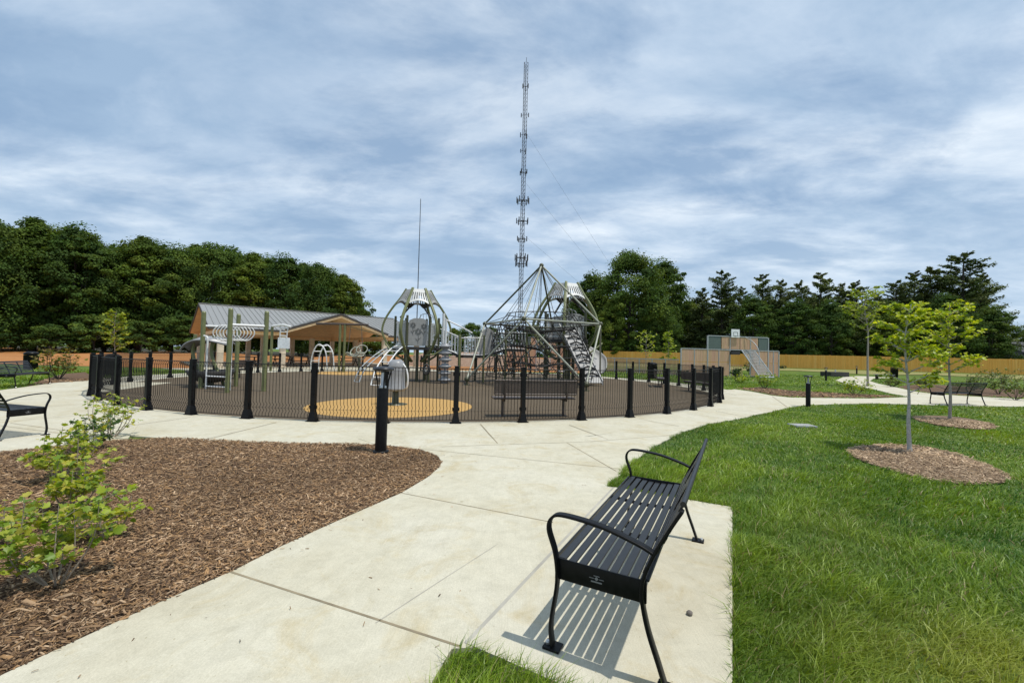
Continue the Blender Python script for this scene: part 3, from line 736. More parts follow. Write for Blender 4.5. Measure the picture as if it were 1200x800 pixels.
def egg_tower(label, loc, rz, sc, deck=1.78, near=True):
    t = thing('play_tower', label, 'play tower', (loc[0], loc[1], 0.014), rz, 'egg shaped play towers'); t.scale = (sc, sc, sc)
    prof = [(0.52, 1.02), (0.95, 1.30), (1.42, 1.80), (1.72, 2.35), (1.76, 2.75), (1.60, 3.25), (1.28, 3.80), (0.92, 4.30), (0.62, 4.82)]
    n = 6
    for k in range(n):
        a = R(16 + 60 * k); c, s = math.cos(a), math.sin(a); b = MB()
        pts = catmull([(r * c, r * s, z) for r, z in prof], 5)
        b.ribbon(pts, 0.125, 0.10, (-s, c, 0), True); b.build('rib', 'olive', t, 0.01)
    for k in range(n):
        a = R(60 * k + 16); c, s = math.cos(a), math.sin(a); b = MB()
        b.tube([(1.12 * c, 1.12 * s, 0), (1.12 * c, 1.12 * s, 3.32)], 0.062, 12); b.lathe([(.066, 3.32), (.05, 3.36)], (1.12 * c, 1.12 * s, 0), 12); b.build('post', 'dark_olive', t)
    for x, y in ((-.38, -.3), (.12, -.35), (.42, .1)):
        b = MB(); b.tube([(x, y, 0), (x, y, deck - .16)], .08, 10); b.build('post', 'dark_olive', t)
    b = MB(); b.prism([(1.28 * math.cos(R(60 * k + 16)), 1.28 * math.sin(R(60 * k + 16))) for k in range(6)], deck - .16, deck); b.build('deck', 'dark_deck', t, 0.01)
    # ring of perforated roof panels between the ribs
    for k in range(n):
        a0, a1 = R(16 + 60 * k), R(76 + 60 * k)
        def pt(u, v):
            r = 1.15 * (1 - v) + 0.66 * v; z = 3.96 + 0.80 * v + (0.16 * (4 * u * (1 - u)) * (1 - v)); a = a0 + (a1 - a0) * (.06 + .88 * u); rr = r * math.cos(R(30)) / math.cos((u - .5) * R(53))
            return Vector((rr * math.cos(a), rr * math.sin(a), z))
        b = MB()
        b.slab([pt(0, .78), pt(1, .78), pt(1, 1), pt(.5, 1), pt(0, 1)], .02)
        for u0 in [i / 7 for i in range(8)]:
            w = .035
            b.slab([pt(max(0, u0 - w), 0.0), pt(min(1, u0 + w), 0.0), pt(min(1, u0 + w), .78), pt(max(0, u0 - w), .78)], .02)
        for i in range(6):
            u0, u1 = i / 6, (i + 1) / 6
            b.slab([pt(u0, 0.0), pt(u1, 0.0), pt(u1, .16), pt(u0, .16)], .02)
        b.build('roof_panel', 'light_panel' if k in (4, 1) else 'grey_panel', t)
    # two dark hanging cones under the roof
    for x, y in ((-.35, -.45), (.42, -.38)):
        b = MB(); b.lathe([(.30, 4.0), (.16, 3.86), (.07, 3.78)], (x, y, 0), 14); b.tube([(x, y, 3.8), (x * 2.0, y * 1.8, 3.25)], .045, 8); b.build('hanging_bell', 'dark_deck', t)
    # side panels between the posts
    cor = [Vector((1.12 * math.cos(R(60 * k + 16)), 1.12 * math.sin(R(60 * k + 16)), 0)) for k in range(6)]
    for k in range(6):
        p, q = cor[k], cor[(k + 1) % 6]; d = (q - p).normalized(); p2, q2 = p + d * .09, q - d * .09; nrm = Vector((d.y, -d.x, 0))
        z0, z1 = deck + .06, 3.1
        if k in (4, 1):
            b = MB(); up = Vector((0, 0, 1))
            m = (p2 + q2) / 2
            b.slab([p2 + up * z0, q2 + up * z0, q2 + up * z1, m + d * .22 + up * (z1 + .12), m - d * .22 + up * (z1 + .12), p2 + up * z1], .03)
            o = b.build('flower_panel', 'grey_panel', t)
            b = MB()
            for dx, dz, s in ((-.27, 1.02, .28), (.27, .98, .28), (0, .70, .34)): flower(b, m + d * dx + up * (z0 + dz), d, up, s, nrm * .02)
            b.build('flower_outline', 'flower_line', o)
        else:
            b = MB(); bars(b, (p2.x, p2.y), (q2.x, q2.y), z0 + .05, z1 - .1, 6); b.build('railing', 'white_metal', t)
            if k in (3,):
                b = MB(); b.slab([p2.lerp(q2, .45) + Vector((0, 0, z0)), p2.lerp(q2, .95) + Vector((0, 0, z0)), p2.lerp(q2, .95) + Vector((0, 0, z1)), p2.lerp(q2, .45) + Vector((0, 0, z1))], .025); b.build('side_panel', 'grey_panel', t)
    b = MB(); b.ribbon(catmull([(.62, -.85, 1.35), (1.1, -.8, 1.42), (1.7, -.6, 1.86)], 5), .08, .07, (0, 1, 0), True); b.build('brace', 'olive', t)
    b = MB(); b.ribbon(catmull([(-.62, -.85, 1.2), (-1.0, -.8, 1.4), (-1.5, -.6, 1.95)], 5), .08, .07, (0, 1, 0), True); b.build('brace', 'olive', t)
    # arched rail on top of the flower panel
    b = MB(); b.tube(catmull([(-.12, .75, 3.25), (0.05, .75, 3.55), (.35, .75, 3.62), (.65, .75, 3.5), (.72, .75, 3.25)], 5), .018, 6)
    for i in range(5): b.tube([(-.02 + .16 * i, .75, 3.25), (-.02 + .16 * i, .75, 3.57)], .012, 5)
    b.build('arched_rail', 'galvanised', t)
    if near:
        b = MB(); b.tube([(0.78 + .15 * math.cos(a), -1.2, .66 + .23 * math.sin(a)) for a in [2 * math.pi * i / 22 for i in range(23)]], .055, 8, False); o = b.build('ring_panel', 'dark_deck', t)
        b = MB(); b.tube([(0.78 + .06 * math.cos(a), -1.22, .66 + .11 * math.sin(a)) for a in [2 * math.pi * i / 18 for i in range(19)]], .03, 8, False); b.build('ring_insert', 'grey_panel', o)
    return t

def arch_ladder(parent, top, foot, w, bulge, mat='white_metal'):
    """two curved rails with rungs from a deck edge to the ground (parent-local coordinates)"""
    top, foot = Vector(top), Vector(foot); d = foot - top; d.z = 0; sd = Vector((-d.y, d.x, 0)).normalized() * (w / 2); out = d.normalized()
    mid = top.lerp(foot, .5) + Vector((0, 0, bulge)); q1 = top.lerp(foot, .8) + Vector((0, 0, bulge * .75)) + out * .1
    path = catmull([top, top.lerp(foot, .2) + Vector((0, 0, bulge * .6)), mid, q1, foot], 6)
    b = MB()
    for s in (-1, 1): b.tube([p + sd * s for p in path], .032, 8)
    for p in path[3::3]: b.tube([p - sd, p + sd], .022, 6)
    b.build('arch_ladder', mat, parent)

EC = (-5.02, 22.3)
egg = egg_tower('egg shaped olive and grey play tower with flower panel, left of the rope pyramid', EC, 0.0, 1.0)
arch_ladder(egg, (-0.55, -1.05, 1.8), (-0.95, -3.6, 0), .46, .42); arch_ladder(egg, (-1.25, -.3, 1.7), (-2.45, -1.8, 0), .44, .35, 'galvanised')
tower2 = egg_tower('taller grey roofed play tower partly hidden behind the rope pyramid, with a slide', (3.35, 26.4), R(4), 1.25, 2.0, False)
# rung ramp coming down towards the camera, parts of the second tower
b = MB(); s2 = 1 / 1.25
def t2(p): return Vector(((p[0] - 3.35) * s2, (p[1] - 26.4) * s2, p[2] * s2))
ta, tb = Vector((3.15, 25.2, 3.3)), Vector((3.95, 21.6, 0.15)); sd = Vector((1, .19, 0)).normalized()
for s in (-1, 1): b.slab([t2(ta + sd * (s * .46) + Vector((0, 0, z))) for z in (-.12, .12)] + [t2(tb + sd * (s * .46) + Vector((0, 0, z))) for z in (.12, -.12)], .05)
b.slab([t2(ta - sd * .44), t2(ta + sd * .44), t2(tb + sd * .44), t2(tb - sd * .44)], .03)
ro = b.build('climbing_ramp', 'grey_panel', tower2)
b = MB()
for i in range(9):
    c = ta.lerp(tb, (i + .6) / 9.5) + Vector((0, -.02, .06)); b.tube([t2(c - sd * .4), t2(c + Vector((0, 0, .14))), t2(c + sd * .4)], .04, 6)
b.build('rung', 'dark_cut', ro)
b = MB(); path = catmull([(4.4, 26.6, 2.1), (5.0, 26.2, 1.6), (5.25, 25.6, 1.2), (5.15, 24.9, .8), (4.95, 24.3, .5)], 8); vs = []; nn = 9
for i, p in enumerate(path):
    d = (path[min(i + 1, len(path) - 1)] - path[max(i - 1, 0)]); d.z = 0; d.normalize(); sdv = Vector((-d.y, d.x, 0))
    for k in range(nn):
        a = math.pi * (k / (nn - 1)); vs.append(t2(p + sdv * (-.36 * math.cos(a)) + Vector((0, 0, .36 - .32 * math.sin(a)))))
    for k in range(nn):
        a = math.pi * (1 - k / (nn - 1)); vs.append(t2(p + sdv * (-.40 * math.cos(a)) + Vector((0, 0, .36 - .37 * math.sin(a)))))
m2 = 2 * nn
b.add(vs, [(i * m2 + k, i * m2 + (k + 1) % m2, (i + 1) * m2 + (k + 1) % m2, (i + 1) * m2 + k) for i in range(len(path) - 1) for k in range(m2)], True)
b.build('slide', 'grey_panel', tower2)

# bridge of ramps and platforms between the egg tower and the rope pyramid
br = thing('play_bridge', 'railed climbing bridge with white bars between the egg tower and rope pyramid', 'play bridge', (-2.2, 22.6, 0.014))
segs = [((-3.75, 22.2), 1.75, (-2.75, 22.3), 1.35), ((-2.75, 22.3), 1.35, (-1.75, 22.9), 1.35), ((-1.75, 22.9), 1.35, (-.6, 23.6), 1.75), ((-.6, 23.6), 1.75, (.5, 24.6), 1.75)]
dk = MB()
for (p, z0, q, z1) in segs:
    p, q = Vector((*p, z0)), Vector((*q, z1)); d = (q - p); d.z = 0; d.normalize(); n_ = Vector((-d.y, d.x, 0)) * .5
    dk.slab([p - n_, q - n_, q + n_, p + n_], .12)
dk.build('deck', 'dark_deck', br, world=True)
for (p, z0, q, z1) in segs:
    p, q = Vector((*p, z0)), Vector((*q, z1)); d = (q - p); dd = Vector((d.x, d.y, 0)).normalized(); n_ = Vector((-dd.y, dd.x, 0)) * .5
    b = MB()
    for s in (-1, 1):
        for i in range(6):
            c = p.lerp(q, (i + .5) / 6) + n_ * s; b.tube([c + Vector((0, 0, .1)), c + Vector((0, 0, 1.0))], .017, 6)
        for z in (.1, 1.0): b.tube([p + n_ * s + Vector((0, 0, z)), q + n_ * s + Vector((0, 0, z))], .024, 6)
    b.build('railing', 'white_metal', br, world=True)
    b = MB(); c = q - n_; b.tube([(c.x, c.y, 0), (c.x, c.y, q.z + 1.15)], .06, 10); b.build('post', 'olive', br, world=True)
    b = MB(); c = q + n_; b.tube([(c.x, c.y, 0), (c.x, c.y, q.z + 1.15)], .06, 10); b.build('post', 'dark_olive', br, world=True)
b = MB(); b.slab([(-1.7, 22.35, 1.45), (-1.0, 22.75, 1.6), (-1.0, 22.75, 2.75), (-1.35, 22.55, 2.95), (-1.7, 22.35, 2.6)], .03); b.build('side_panel', 'grey_panel', br, world=True)
b = MB(); b.tube(catmull([(-3.6, 21.9, 3.3), (-2.8, 21.95, 2.95), (-2.1, 22.2, 2.6)], 5), .035, 8); b.tube([(-3.55, 21.75, 1.75), (-3.55, 21.75, 3.55)], .07, 10); b.build('hand_rail', 'white_metal', br, world=True)

# stacked disc climber
dc = thing('disc_climber', 'grey climbing post of stacked discs beside the egg tower', 'climber', (-3.3, 21.0, 0.014))
b = MB(); b.tube([(0, 0, 0), (0, 0, 3.2)], .05, 10); b.build('post', 'white_metal', dc)
for i in range(6):
    b = MB(); z = .18 + .33 * i; b.lathe([(.17, z - .15), (.19, z - .07), (.31, z - .04), (.335, z), (.31, z + .03), (.20, z + .06), (.17, z + .15)], n=22); b.build('disc', 'grey_plastic', dc)

# rope pyramid
pc = Vector((1.45, 22.0, 0)); u = Vector((.952, -.304, 0)); w = Vector((.304, .952, 0)); hd = 3.1
rp = thing('rope_pyramid', 'tall pyramid of steel tubes filled with black climbing net', 'climbing net', (pc.x, pc.y, 0.014))
eq = [u * -hd, w * -hd, u * hd, w * hd]; eq = [Vector((e.x, e.y, 3.13)) for e in eq]; apex = Vector((0, 0, 6.2))
ft = []
for i in range(4):
    d = (eq[i] + eq[(i + 1) % 4]); d.z = 0; d.normalize(); q = d * 4.0; q.z = .28; ft.append(q)
def strut(p, q, r=.052, m='pale_olive'):
    b = MB(); b.tube([p, q], r, 10); b.build('strut', m, rp)
for i in range(4):
    strut(apex, eq[i], .048, 'dark_olive' if i in (0, 3) else 'pale_olive'); strut(eq[i], eq[(i + 1) % 4], .045, 'dark_olive' if i == 3 else 'pale_olive'); strut(eq[i], ft[i], .046); strut(eq[i], ft[i - 1], .045, 'pale_olive')
for e in eq + [apex]:
    b = MB(); b.ball(e, .12, 12, 8); b.build('joint_ball', 'dark_olive', rp)
for f in ft:
    b = MB(); b.ball(f, .13, 12, 8); b.tube([(f.x, f.y, 0), (f.x, f.y, .2)], .05, 8); b.lathe([(.15, 0), (.15, .02)], (f.x, f.y, 0), 14); b.build('foot', 'dark_olive', rp)
# net: nested ropes from apex through rings down to the ground plane
def net_ring(z, rad, ph=0.0, n=22): return [Vector((rad * math.cos(2 * math.pi * k / n + ph), rad * math.sin(2 * math.pi * k / n + ph), z)) for k in range(n)]
b = MB(); b2 = MB(); rnd = random.Random(3)
lv = [(5.6, .25), (4.9, .75), (4.2, 1.25), (3.6, 1.75), (3.05, 2.15), (2.5, 2.35), (1.95, 2.5), (1.4, 2.6), (.85, 2.7), (.4, 2.75)]
rings = [net_ring(z, r, .15 * i) for i, (z, r) in enumerate(lv)]
for i, rg in enumerate(rings):
    tgt = b if i > 2 else b2
    if i > 2: tgt.tube(rg + [rg[0]], .021, 5, False)
    if i + 1 < len(rings) and i > 2:
        for k in range(22): b.tube([rg[k], rings[i + 1][k]], .021, 4, False)
for k in range(0, 22, 2): b2.tube([apex, rings[3][k]], .013, 4, False)
# inner net planes (crossing hammocks)
for zz, rr in ((2.9, 1.9), (2.0, 1.7), (1.15, 1.9)):
    for i in range(-3, 4):
        t_ = i / 3.5 * rr; h_ = math.sqrt(max(0, rr * rr - t_ * t_))
        b.tube([(t_, -h_, zz), (t_, 0, zz - .22), (t_, h_, zz)], .021, 4, False); b.tube([(-h_, t_, zz), (0, t_, zz - .22), (h_, t_, zz)], .021, 4, False)
for e in eq:
    for k in (0, 3, 6): 
        tgt = min(rings[3 + k // 2], key=lambda p: (p - e).length); b.tube([e, tgt], .016, 4, False)
for f in ft:
    for rr in rings[-3:]: b.tube([f, min(rr, key=lambda p: (p - f).length)], .016, 4, False)
b.tube([apex, (0, 0, .1)], .02, 5); b.build('climbing_net', 'rope', rp); b2.build('hanging_rope', 'rope_light', rp)
# net sheet on the left flank: a denser diagonal mesh
b = MB(); A, B, C_, D = eq[0] + Vector((.3, 0, -.1)), eq[1] * .92 + Vector((0, 0, .1)), ft[0] * .55 + Vector((0, 0, .3)), Vector((-.4, .3, .8))
for i in range(13):
    t_ = i / 12; b.tube([A.lerp(B, t_), D.lerp(C_, 1 - t_)], .021, 4, False)
for i in range(11):
    t_ = i / 10; b.tube([A.lerp(D, t_), A.lerp(B, .5).lerp(C_.lerp(D, .5), t_) + Vector((0, .05, 0)), B.lerp(C_, t_)], .021, 4, False)
b.build('climbing_net', 'rope', rp)
b = MB()
for i in range(8):
    a = rnd.uniform(0, 6.28); r_ = rnd.uniform(1.2, 2.6); b.lathe([(.12, -.02), (.16, 0), (.12, .02)], (r_ * math.cos(a), r_ * math.sin(a), .45 + .05 * i), 10)
b.build('rubber_step', 'light_panel', rp)

# perforated bench inside the fence, its back to the walk
pb_ = thing('perforated_bench', 'brown perforated metal bench inside the fence in front of the rope pyramid', 'bench', (0.62, 10.30, 0.014), R(12))
b = MB(); wv, hv = 2.05, .33
for i in range(41):
    x = -wv / 2 + wv * i / 40; b.box(x, 0, .72, .041, .012, hv)
for j in range(7): b.box(0, 0, .72 - hv / 2 + hv * j / 6, wv, .0105, .042)
b.tube([(-wv / 2, 0, .72 + hv / 2), (wv / 2, 0, .72 + hv / 2)], .02, 8); b.tube([(-wv / 2, 0, .72 - hv / 2), (wv / 2, 0, .72 - hv / 2)], .02, 8)
b.build('backrest', 'brown_steel', pb_)
b = MB(); b.box(0, .26, .45, wv + .02, .40, .03)
b.tube([(-wv / 2, .06, .45), (wv / 2, .06, .45)], .022, 8); b.tube([(-wv / 2, .46, .45), (wv / 2, .46, .45)], .022, 8); b.build('seat', 'brown_steel', pb_)
for x in (-.78, .78):
    b = MB(); b.tube([(x, .24, 0), (x, .24, .42)], .035, 8); b.tube([(x, .45, .40), (x, .02, .40), (x, -.02, .60), (x, -.02, .86)], .025, 8); b.lathe([(.09, 0), (.09, .012)], (x, .24, 0), 12); b.build('leg', 'brown_steel', pb_)
# more benches further inside
pb2 = dup(pb_, (-13.3, 20.6, 0.014), R(100), 'brown perforated metal bench inside the fence at its far left side')
pb3 = dup(pb_, (7.7, 22.6, 0.014), R(-105), 'brown perforated metal bench inside the fence at its right side')
pb4 = dup(pb_, (8.3, 19.2, 0.014), R(-80), 'brown perforated metal bench by the right bend of the fence, nearest the side walk')
for o_ in (pb_, pb2, pb3, pb4): o_['group'] = 'perforated benches inside the round fence'

# spinner cup on the orange circle
sp = thing('spinner', 'grey spinning cup with white hoop handles on the orange circle', 'spinner', (-3.30, 12.15, 0.0185))
b = MB(); b.lathe([(.34, 0), (.34, .012), (.10, .02), (.085, .42)], n=20); b.build('pedestal', 'dark_olive', sp)
b = MB(); b.lathe([(.10, .38), (.24, .39), (.275, .43), (.275, .47), (.255, .49), (.25, .85), (.245, 1.08), (.21, 1.20), (.13, 1.28), (.11, 1.26), (.18, 1.17), (.21, 1.06), (.215, .6), (.02, .5)], n=26); b.build('cup', 'grey_plastic', sp)
for s in (-1, 1):
    b = MB(); b.tube(catmull([(s * .25, -.08, .47), (s * .36, -.14, .52), (s * .37, -.14, .80), (s * .31, -.1, 1.02), (s * .2, -.05, 1.16)], 6), .024, 8); b.build('handle', 'white_metal', sp)

# overhead loop climber on four olive posts (left)
lc = thing('loop_climber', 'four olive posts carrying white rails and a coil of overhead white loops', 'climber', (-9.9, 15.2, 0.014))
tops = {}
for px, Yp, ty in ((236.5, 15.6, 366.5), (268, 14.2, 363), (277.5, 16.6, 369.5), (310.5, 15.0, 366.5)):
    q = P(px, 420, Yp); zt = P(px, ty, Yp).z; tops[px] = Vector((q.x, Yp, zt)); b = MB()
    b.tube([(q.x, Yp, 0), (q.x, Yp, zt)], .075, 12); b.lathe([(.078, 0), (.06, .05), (.01, .07)], (q.x, Yp, zt), 12); b.build('post', 'olive', lc, world=True)
a_, b_, c_, d_ = tops[236.5], tops[268], tops[277.5], tops[310.5]
for p, q in ((a_, b_), (c_, d_)):
    pass
b = MB(); dz = Vector((0, 0, -.48)); b.tube([a_ + dz, c_ + dz + Vector((0, 0, .02))], .04, 8); b.tube([b_ + Vector((0, 0, -.5)), d_ + Vector((0, 0, -.48))], .045, 8); b.build('top_rail', 'white_metal', lc, world=True)
ctr0 = a_.lerp(b_, .55); ctr1 = c_.lerp(d_, .55)
for i in range(8):
    cpt = ctr0.lerp(ctr1, .12 + .76 * i / 7); cpt = P(260 + 28 * i / 7, 390, 15.2 - .3 * i / 7); b = MB()
    ax = Vector((.92, .38, 0)).normalized()
    b.tube([cpt + ax * (.27 * math.cos(t_)) + Vector((0, 0, .25 * math.sin(t_) * (1 - .12 * math.cos(2 * t_)))) for t_ in [2 * math.pi * k / 20 for k in range(21)]], .021, 6, False); b.build('loop', 'white_metal', lc, world=True)
b = MB()
q1, q2 = P(241.5, 440, 15.2), P(270, 440, 14.9); x1, x2 = q1.x, q2.x
b.tube(catmull([(x1 - .18, 15.25, 1.93), (x1 - .02, 15.2, 1.88), (x1, 15.2, 1.7)], 4) + [Vector((x1, 15.2, .03))], .03, 8)
b.tube([(x2, 14.9, .03), (x2, 14.9, 2.0)], .03, 8)
for z in (.12, .48): b.tube([(x1, 15.2, z), (x2, 14.9, z)], .026, 8)
b.build('rung_frame', 'white_metal', lc, world=True)

# grey leaf shaped play shelter beside it
ls = thing('leaf_shelter', 'grey curved leaf canopy on bent olive legs over a dark bowl seat', 'play shelter', (-11.4, 16.6, 0.014))
b = MB(); path = catmull([P(216, 406, 16.4), P(226, 399.5, 16.5), P(240, 395.5, 16.6), P(256, 396, 16.7), P(272, 401, 16.8)], 6); wd = [.10, .30, .48, .42, .16]
vs = []; m_ = len(path)
for i, p in enumerate(path):
    f_ = i / (m_ - 1) * 4; k_ = min(3, int(f_)); ww = wd[k_] + (wd[k_ + 1] - wd[k_]) * (f_ - k_)
    for sgn, dz_ in ((-1, -.10), (0, .05), (1, -.10), (1, -.15), (0, -.02), (-1, -.15)): vs.append(p + Vector((.1 * sgn, ww * sgn, dz_)))
b.add(vs, [(i * 6 + k, i * 6 + (k + 1) % 6, (i + 1) * 6 + (k + 1) % 6, (i + 1) * 6 + k) for i in range(m_ - 1) for k in range(6)] + [(5, 4, 3, 2, 1, 0), tuple((m_ - 1) * 6 + k for k in range(6))], True)
b.build('canopy', 'grey_plastic', ls, world=True)
for px in (228, 250):
    b = MB(); q = P(px, 420, 16.6); b.tube(catmull([(q.x + .5, 16.6, 0), (q.x + .18, 16.6, .6), (q.x - .08, 16.6, 1.3), (q.x, 16.6, 2.0)], 5), .06, 8); b.build('leg', 'olive', ls, world=True)
b = MB(); q = P(247, 440, 16.2); b.lathe([(.25, .18), (.62, .30), (.80, .62), (.76, .64), (.55, .40), (.1, .32)], (q.x, 16.2, 0), 20); b.build('bowl_seat', 'dark_deck', ls, world=True)
b = MB(); b.tube([(q.x, 16.2, 0), (q.x, 16.2, .22)], .12, 10); b.build('pedestal', 'dark_olive', ls, world=True)

# T frame with a basket swing
sw = thing('swing_frame', 'olive T shaped frame with long top beam and hanging basket swing before the pavilion', 'swing', (-11.5, 29.2, 0.014))
for px in (397.5, 403):
    q = P(px, 420, 29.2); b = MB(); b.tube([(q.x, 29.2, 0), (q.x, 29.2, 3.3)], .085, 10); b.build('post', 'olive', sw, world=True)
p0, p1 = P(370.5, 381, 29.2), P(431.5, 382.5, 29.2); b = MB(); b.tube([(p0.x, 29.2, 3.32), (p1.x, 29.2, 3.32)], .075, 10); b.build('beam', 'brown_steel', sw, world=True)
b = MB(); q = P(416, 420, 29.2); cz = 1.25
for s in (-1, 1): b.tube([(q.x + .35 * s, 29.2, 3.3), (q.x + .55 * s, 29.2, cz)], .018, 6)
b.build('rope', 'rope_light', sw, world=True)
b = MB(); b.tube([(q.x + .62 * math.cos(t_), 29.2 + .5 * math.sin(t_), cz + .12 * math.sin(2 * t_)) for t_ in [2 * math.pi * k / 20 for k in range(21)]], .045, 8, False)
for i in range(-2, 3): b.tube([(q.x + .22 * i, 28.8, cz), (q.x + .22 * i, 29.2, cz - .1), (q.x + .22 * i, 29.6, cz)], .015, 5, False)
b.build('basket', 'pale_olive', sw, world=True)

# small white climber and play panel near the far side of the circle
ac = thing('arch_climber', 'white bent tube dome climber in front of the pavilion columns', 'climber', (-13.9, 31.3, 0.014))
for s, y0 in ((-1, 30.7), (1, 31.9)):
    b = MB(); b.tube(catmull([(-14.55, y0, 0), (-14.5, y0, 1.0), (-14.2, y0, 1.78), (-13.85, y0, 1.85), (-13.5, y0, 1.3), (-13.35, y0, 0)], 6), .045, 8); b.build('arch', 'white_metal', ac, world=True)
b = MB()
for x_, z_ in ((-14.52, .7), (-14.4, 1.4), (-14.0, 1.83), (-13.55, 1.4)): b.tube([(x_, 30.7, z_), (x_, 31.9, z_)], .035, 8)
b.build('rung', 'white_metal', ac, world=True)
pp = thing('ladder_panel', 'white square board with white ladder above it on an olive post', 'play panel', (-15.6, 28.4, 0.014))
b = MB(); b.tube([(-16.15, 28.4, 0), (-16.15, 28.4, 3.0)], .085, 10); b.build('post', 'olive', pp, world=True)
b = MB(); q = P(332.5, 402, 28.3); b.box(q.x, 28.3, q.z, .80, .05, .72); b.build('board', 'pale_board', pp, world=True, bevel=.02)
b = MB()
for s in (-1, 1): b.tube([(q.x + .22 * s - .05, 28.3, q.z + .3), (q.x + .26 * s, 28.3, q.z + 1.15)], .04, 8)
for z_ in (.5, .75, 1.0): b.tube([(q.x - .25, 28.3, q.z + z_), (q.x + .22, 28.3, q.z + z_)], .035, 8)
b.tube(catmull([(q.x - .8, 28.3, q.z + 1.12), (q.x - .1, 28.3, q.z + 1.22), (q.x + .45, 28.3, q.z + 1.1)], 5), .07, 8)
b.build('ladder', 'white_metal', pp, world=True)
rc_ = thing('ring_climber', 'tangle of pale tube rings on a short post, right of the swing', 'climber', (-9.55, 26.5, 0.014))
for k, (dx_, dz_, r_) in enumerate(((1.2, 1.45, .30), (1.6, 1.6, .27), (1.5, 1.2, .24))):
    b = MB(); b.tube([(-11.0 + dx_ + r_ * math.cos(t_), 26.5 + .25 * math.sin(t_ + k), dz_ + r_ * math.sin(t_)) for t_ in [2 * math.pi * i / 18 for i in range(19)]], .035, 8, False); b.build('ring', 'pale_olive', rc_, world=True)
b = MB(); b.tube([(-9.55, 26.5, 0), (-9.55, 26.5, 1.1)], .06, 8); b.build('post', 'dark_olive', rc_, world=True)

# ------------------------------------------------------------------ pavilion
E0 = Vector((-21.6, 30.0, 0)); ed_ = Vector((.75, .66, 0)).normalized(); wd_ = Vector((-ed_.y, ed_.x, 0)); LEN = 17.5; WID = 15.0; ZE, ZR = 2.92, 5.12
pv = thing('pavilion', 'open picnic pavilion with grey standing seam roof and cross gable left of the egg tower', 'pavilion', (E0.x, E0.y, 0), 0)
def E(l, w_, z): return E0 + ed_ * l + wd_ * w_ + Vector((0, 0, z))
b = MB()
CG0, CG1, CZ = 4.9, 13.4, 4.42; cm_ = (CG0 + CG1) / 2; back = (CZ - ZE) / (ZR - ZE) * WID / 2
H2 = WID / 2
b.slab([E(0, WID, ZE), E(LEN, WID, ZE), E(LEN, H2, ZR), E(0, H2, ZR)], .10)
def near_slope(b, dz, th, i0=0.0, i1=0.0):
    b.slab([E(i0, i1, ZE + dz), E(CG0, i1, ZE + dz), E(CG0, H2, ZR + dz), E(i0, H2, ZR + dz)], th)
    b.slab([E(CG1, i1, ZE + dz), E(LEN - i0, i1, ZE + dz), E(LEN - i0, H2, ZR + dz), E(CG1, H2, ZR + dz)], th)
    b.slab([E(CG0, i1, ZE + dz), E(cm_, back, CZ + dz), E(cm_, H2, ZR + dz), E(CG0, H2, ZR + dz)], th)
    b.slab([E(cm_, back, CZ + dz), E(CG1, i1, ZE + dz), E(CG1, H2, ZR + dz), E(cm_, H2, ZR + dz)], th)
near_slope(b, 0, .10)
# seams
nse = 44
for i in range(nse + 1):
    l = LEN * i / nse
    wv_ = max(0.0, back * (1 - abs(l - cm_) / (cm_ - CG0)))
    for w0 in (wv_, WID): b.bar(E(l, w0, ZE + .075 + (ZR - ZE) * (1 - abs(w0 - H2) / H2)), E(l, H2, ZR + .075), .035, .05)
b.bar(E(0, WID / 2, ZR + .09), E(LEN, WID / 2, ZR + .09), .3, .05)
off = -.30
for l0 in (CG0, CG1):
    b.slab([E(l0, off, ZE + .12), E(cm_, off, CZ + .12), E(cm_, back, CZ + .12), E(l0, 0.0, ZE + .12)], .08)
    for i in range(7):
        t_ = (i + .3) / 7; a0_ = E(l0 + (cm_ - l0) * t_, off, ZE + .18 + (CZ - ZE) * t_); a1_ = E(l0 + (cm_ - l0) * t_, back * t_, ZE + .18 + (CZ - ZE) * t_); b.bar(a0_, a1_, .035, .05)
b.build('roof', 'roof_metal', pv, world=True)
b = MB()
near_slope(b, -.09, .05, .05, .05)
b.slab([E(0.05, WID - .05, ZE - .09), E(LEN - .05, WID - .05, ZE - .09), E(LEN - .05, WID / 2, ZR - .095), E(.05, WID / 2, ZR - .095)], .05)
for l0 in (CG0, CG1): b.slab([E(l0, off + .1, ZE + .03), E(cm_, off + .1, CZ + .02), E(cm_, back, CZ + .02), E(l0, .3, ZE + .03)], .05)
b.build('soffit', 'soffit_wood', pv, world=True)
b = MB()
for l in (-.02, LEN + .02):
    for w0, w1 in ((0, WID / 2), (WID, WID / 2)): b.bar(E(l, w0, ZE), E(l, w1, ZR), .05, .20)
b.bar(E(0, -.03, ZE - .03), E(CG0 - .05, -.03, ZE - .03), .05, .18); b.bar(E(CG1 + .05, -.03, ZE - .03), E(LEN, -.03, ZE - .03), .05, .18); b.bar(E(0, WID + .03, ZE - .03), E(LEN, WID + .03, ZE - .03), .05, .18)
for l0 in (CG0, CG1): b.bar(E(l0, off - .03, ZE + .10), E(cm_, off - .03, CZ + .12), .05, .16)
b.build('fascia', 'roof_trim', pv, world=True)
b = MB()
for l0 in (CG0, CG1): b.bar(E(l0, off + .02, ZE - .08), E(cm_, off + .02, CZ - .06), .06, .16)
b.bar(E(.3, .35, ZE - .22), E(CG0 - .1, .35, ZE - .22), .14, .28); b.bar(E(CG1 + .1, .35, ZE - .22), E(LEN - .3, .35, ZE - .22), .14, .28); b.bar(E(.3, WID - .35, ZE - .22), E(LEN - .3, WID - .35, ZE - .22), .14, .28)
for l in (.8, 4.9, 13.4, LEN - .8): b.bar(E(l, .35, ZE - .18), E(l, WID - .35, ZE - .18), .14, .26)
b.build('beam', 'soffit_wood', pv, world=True)
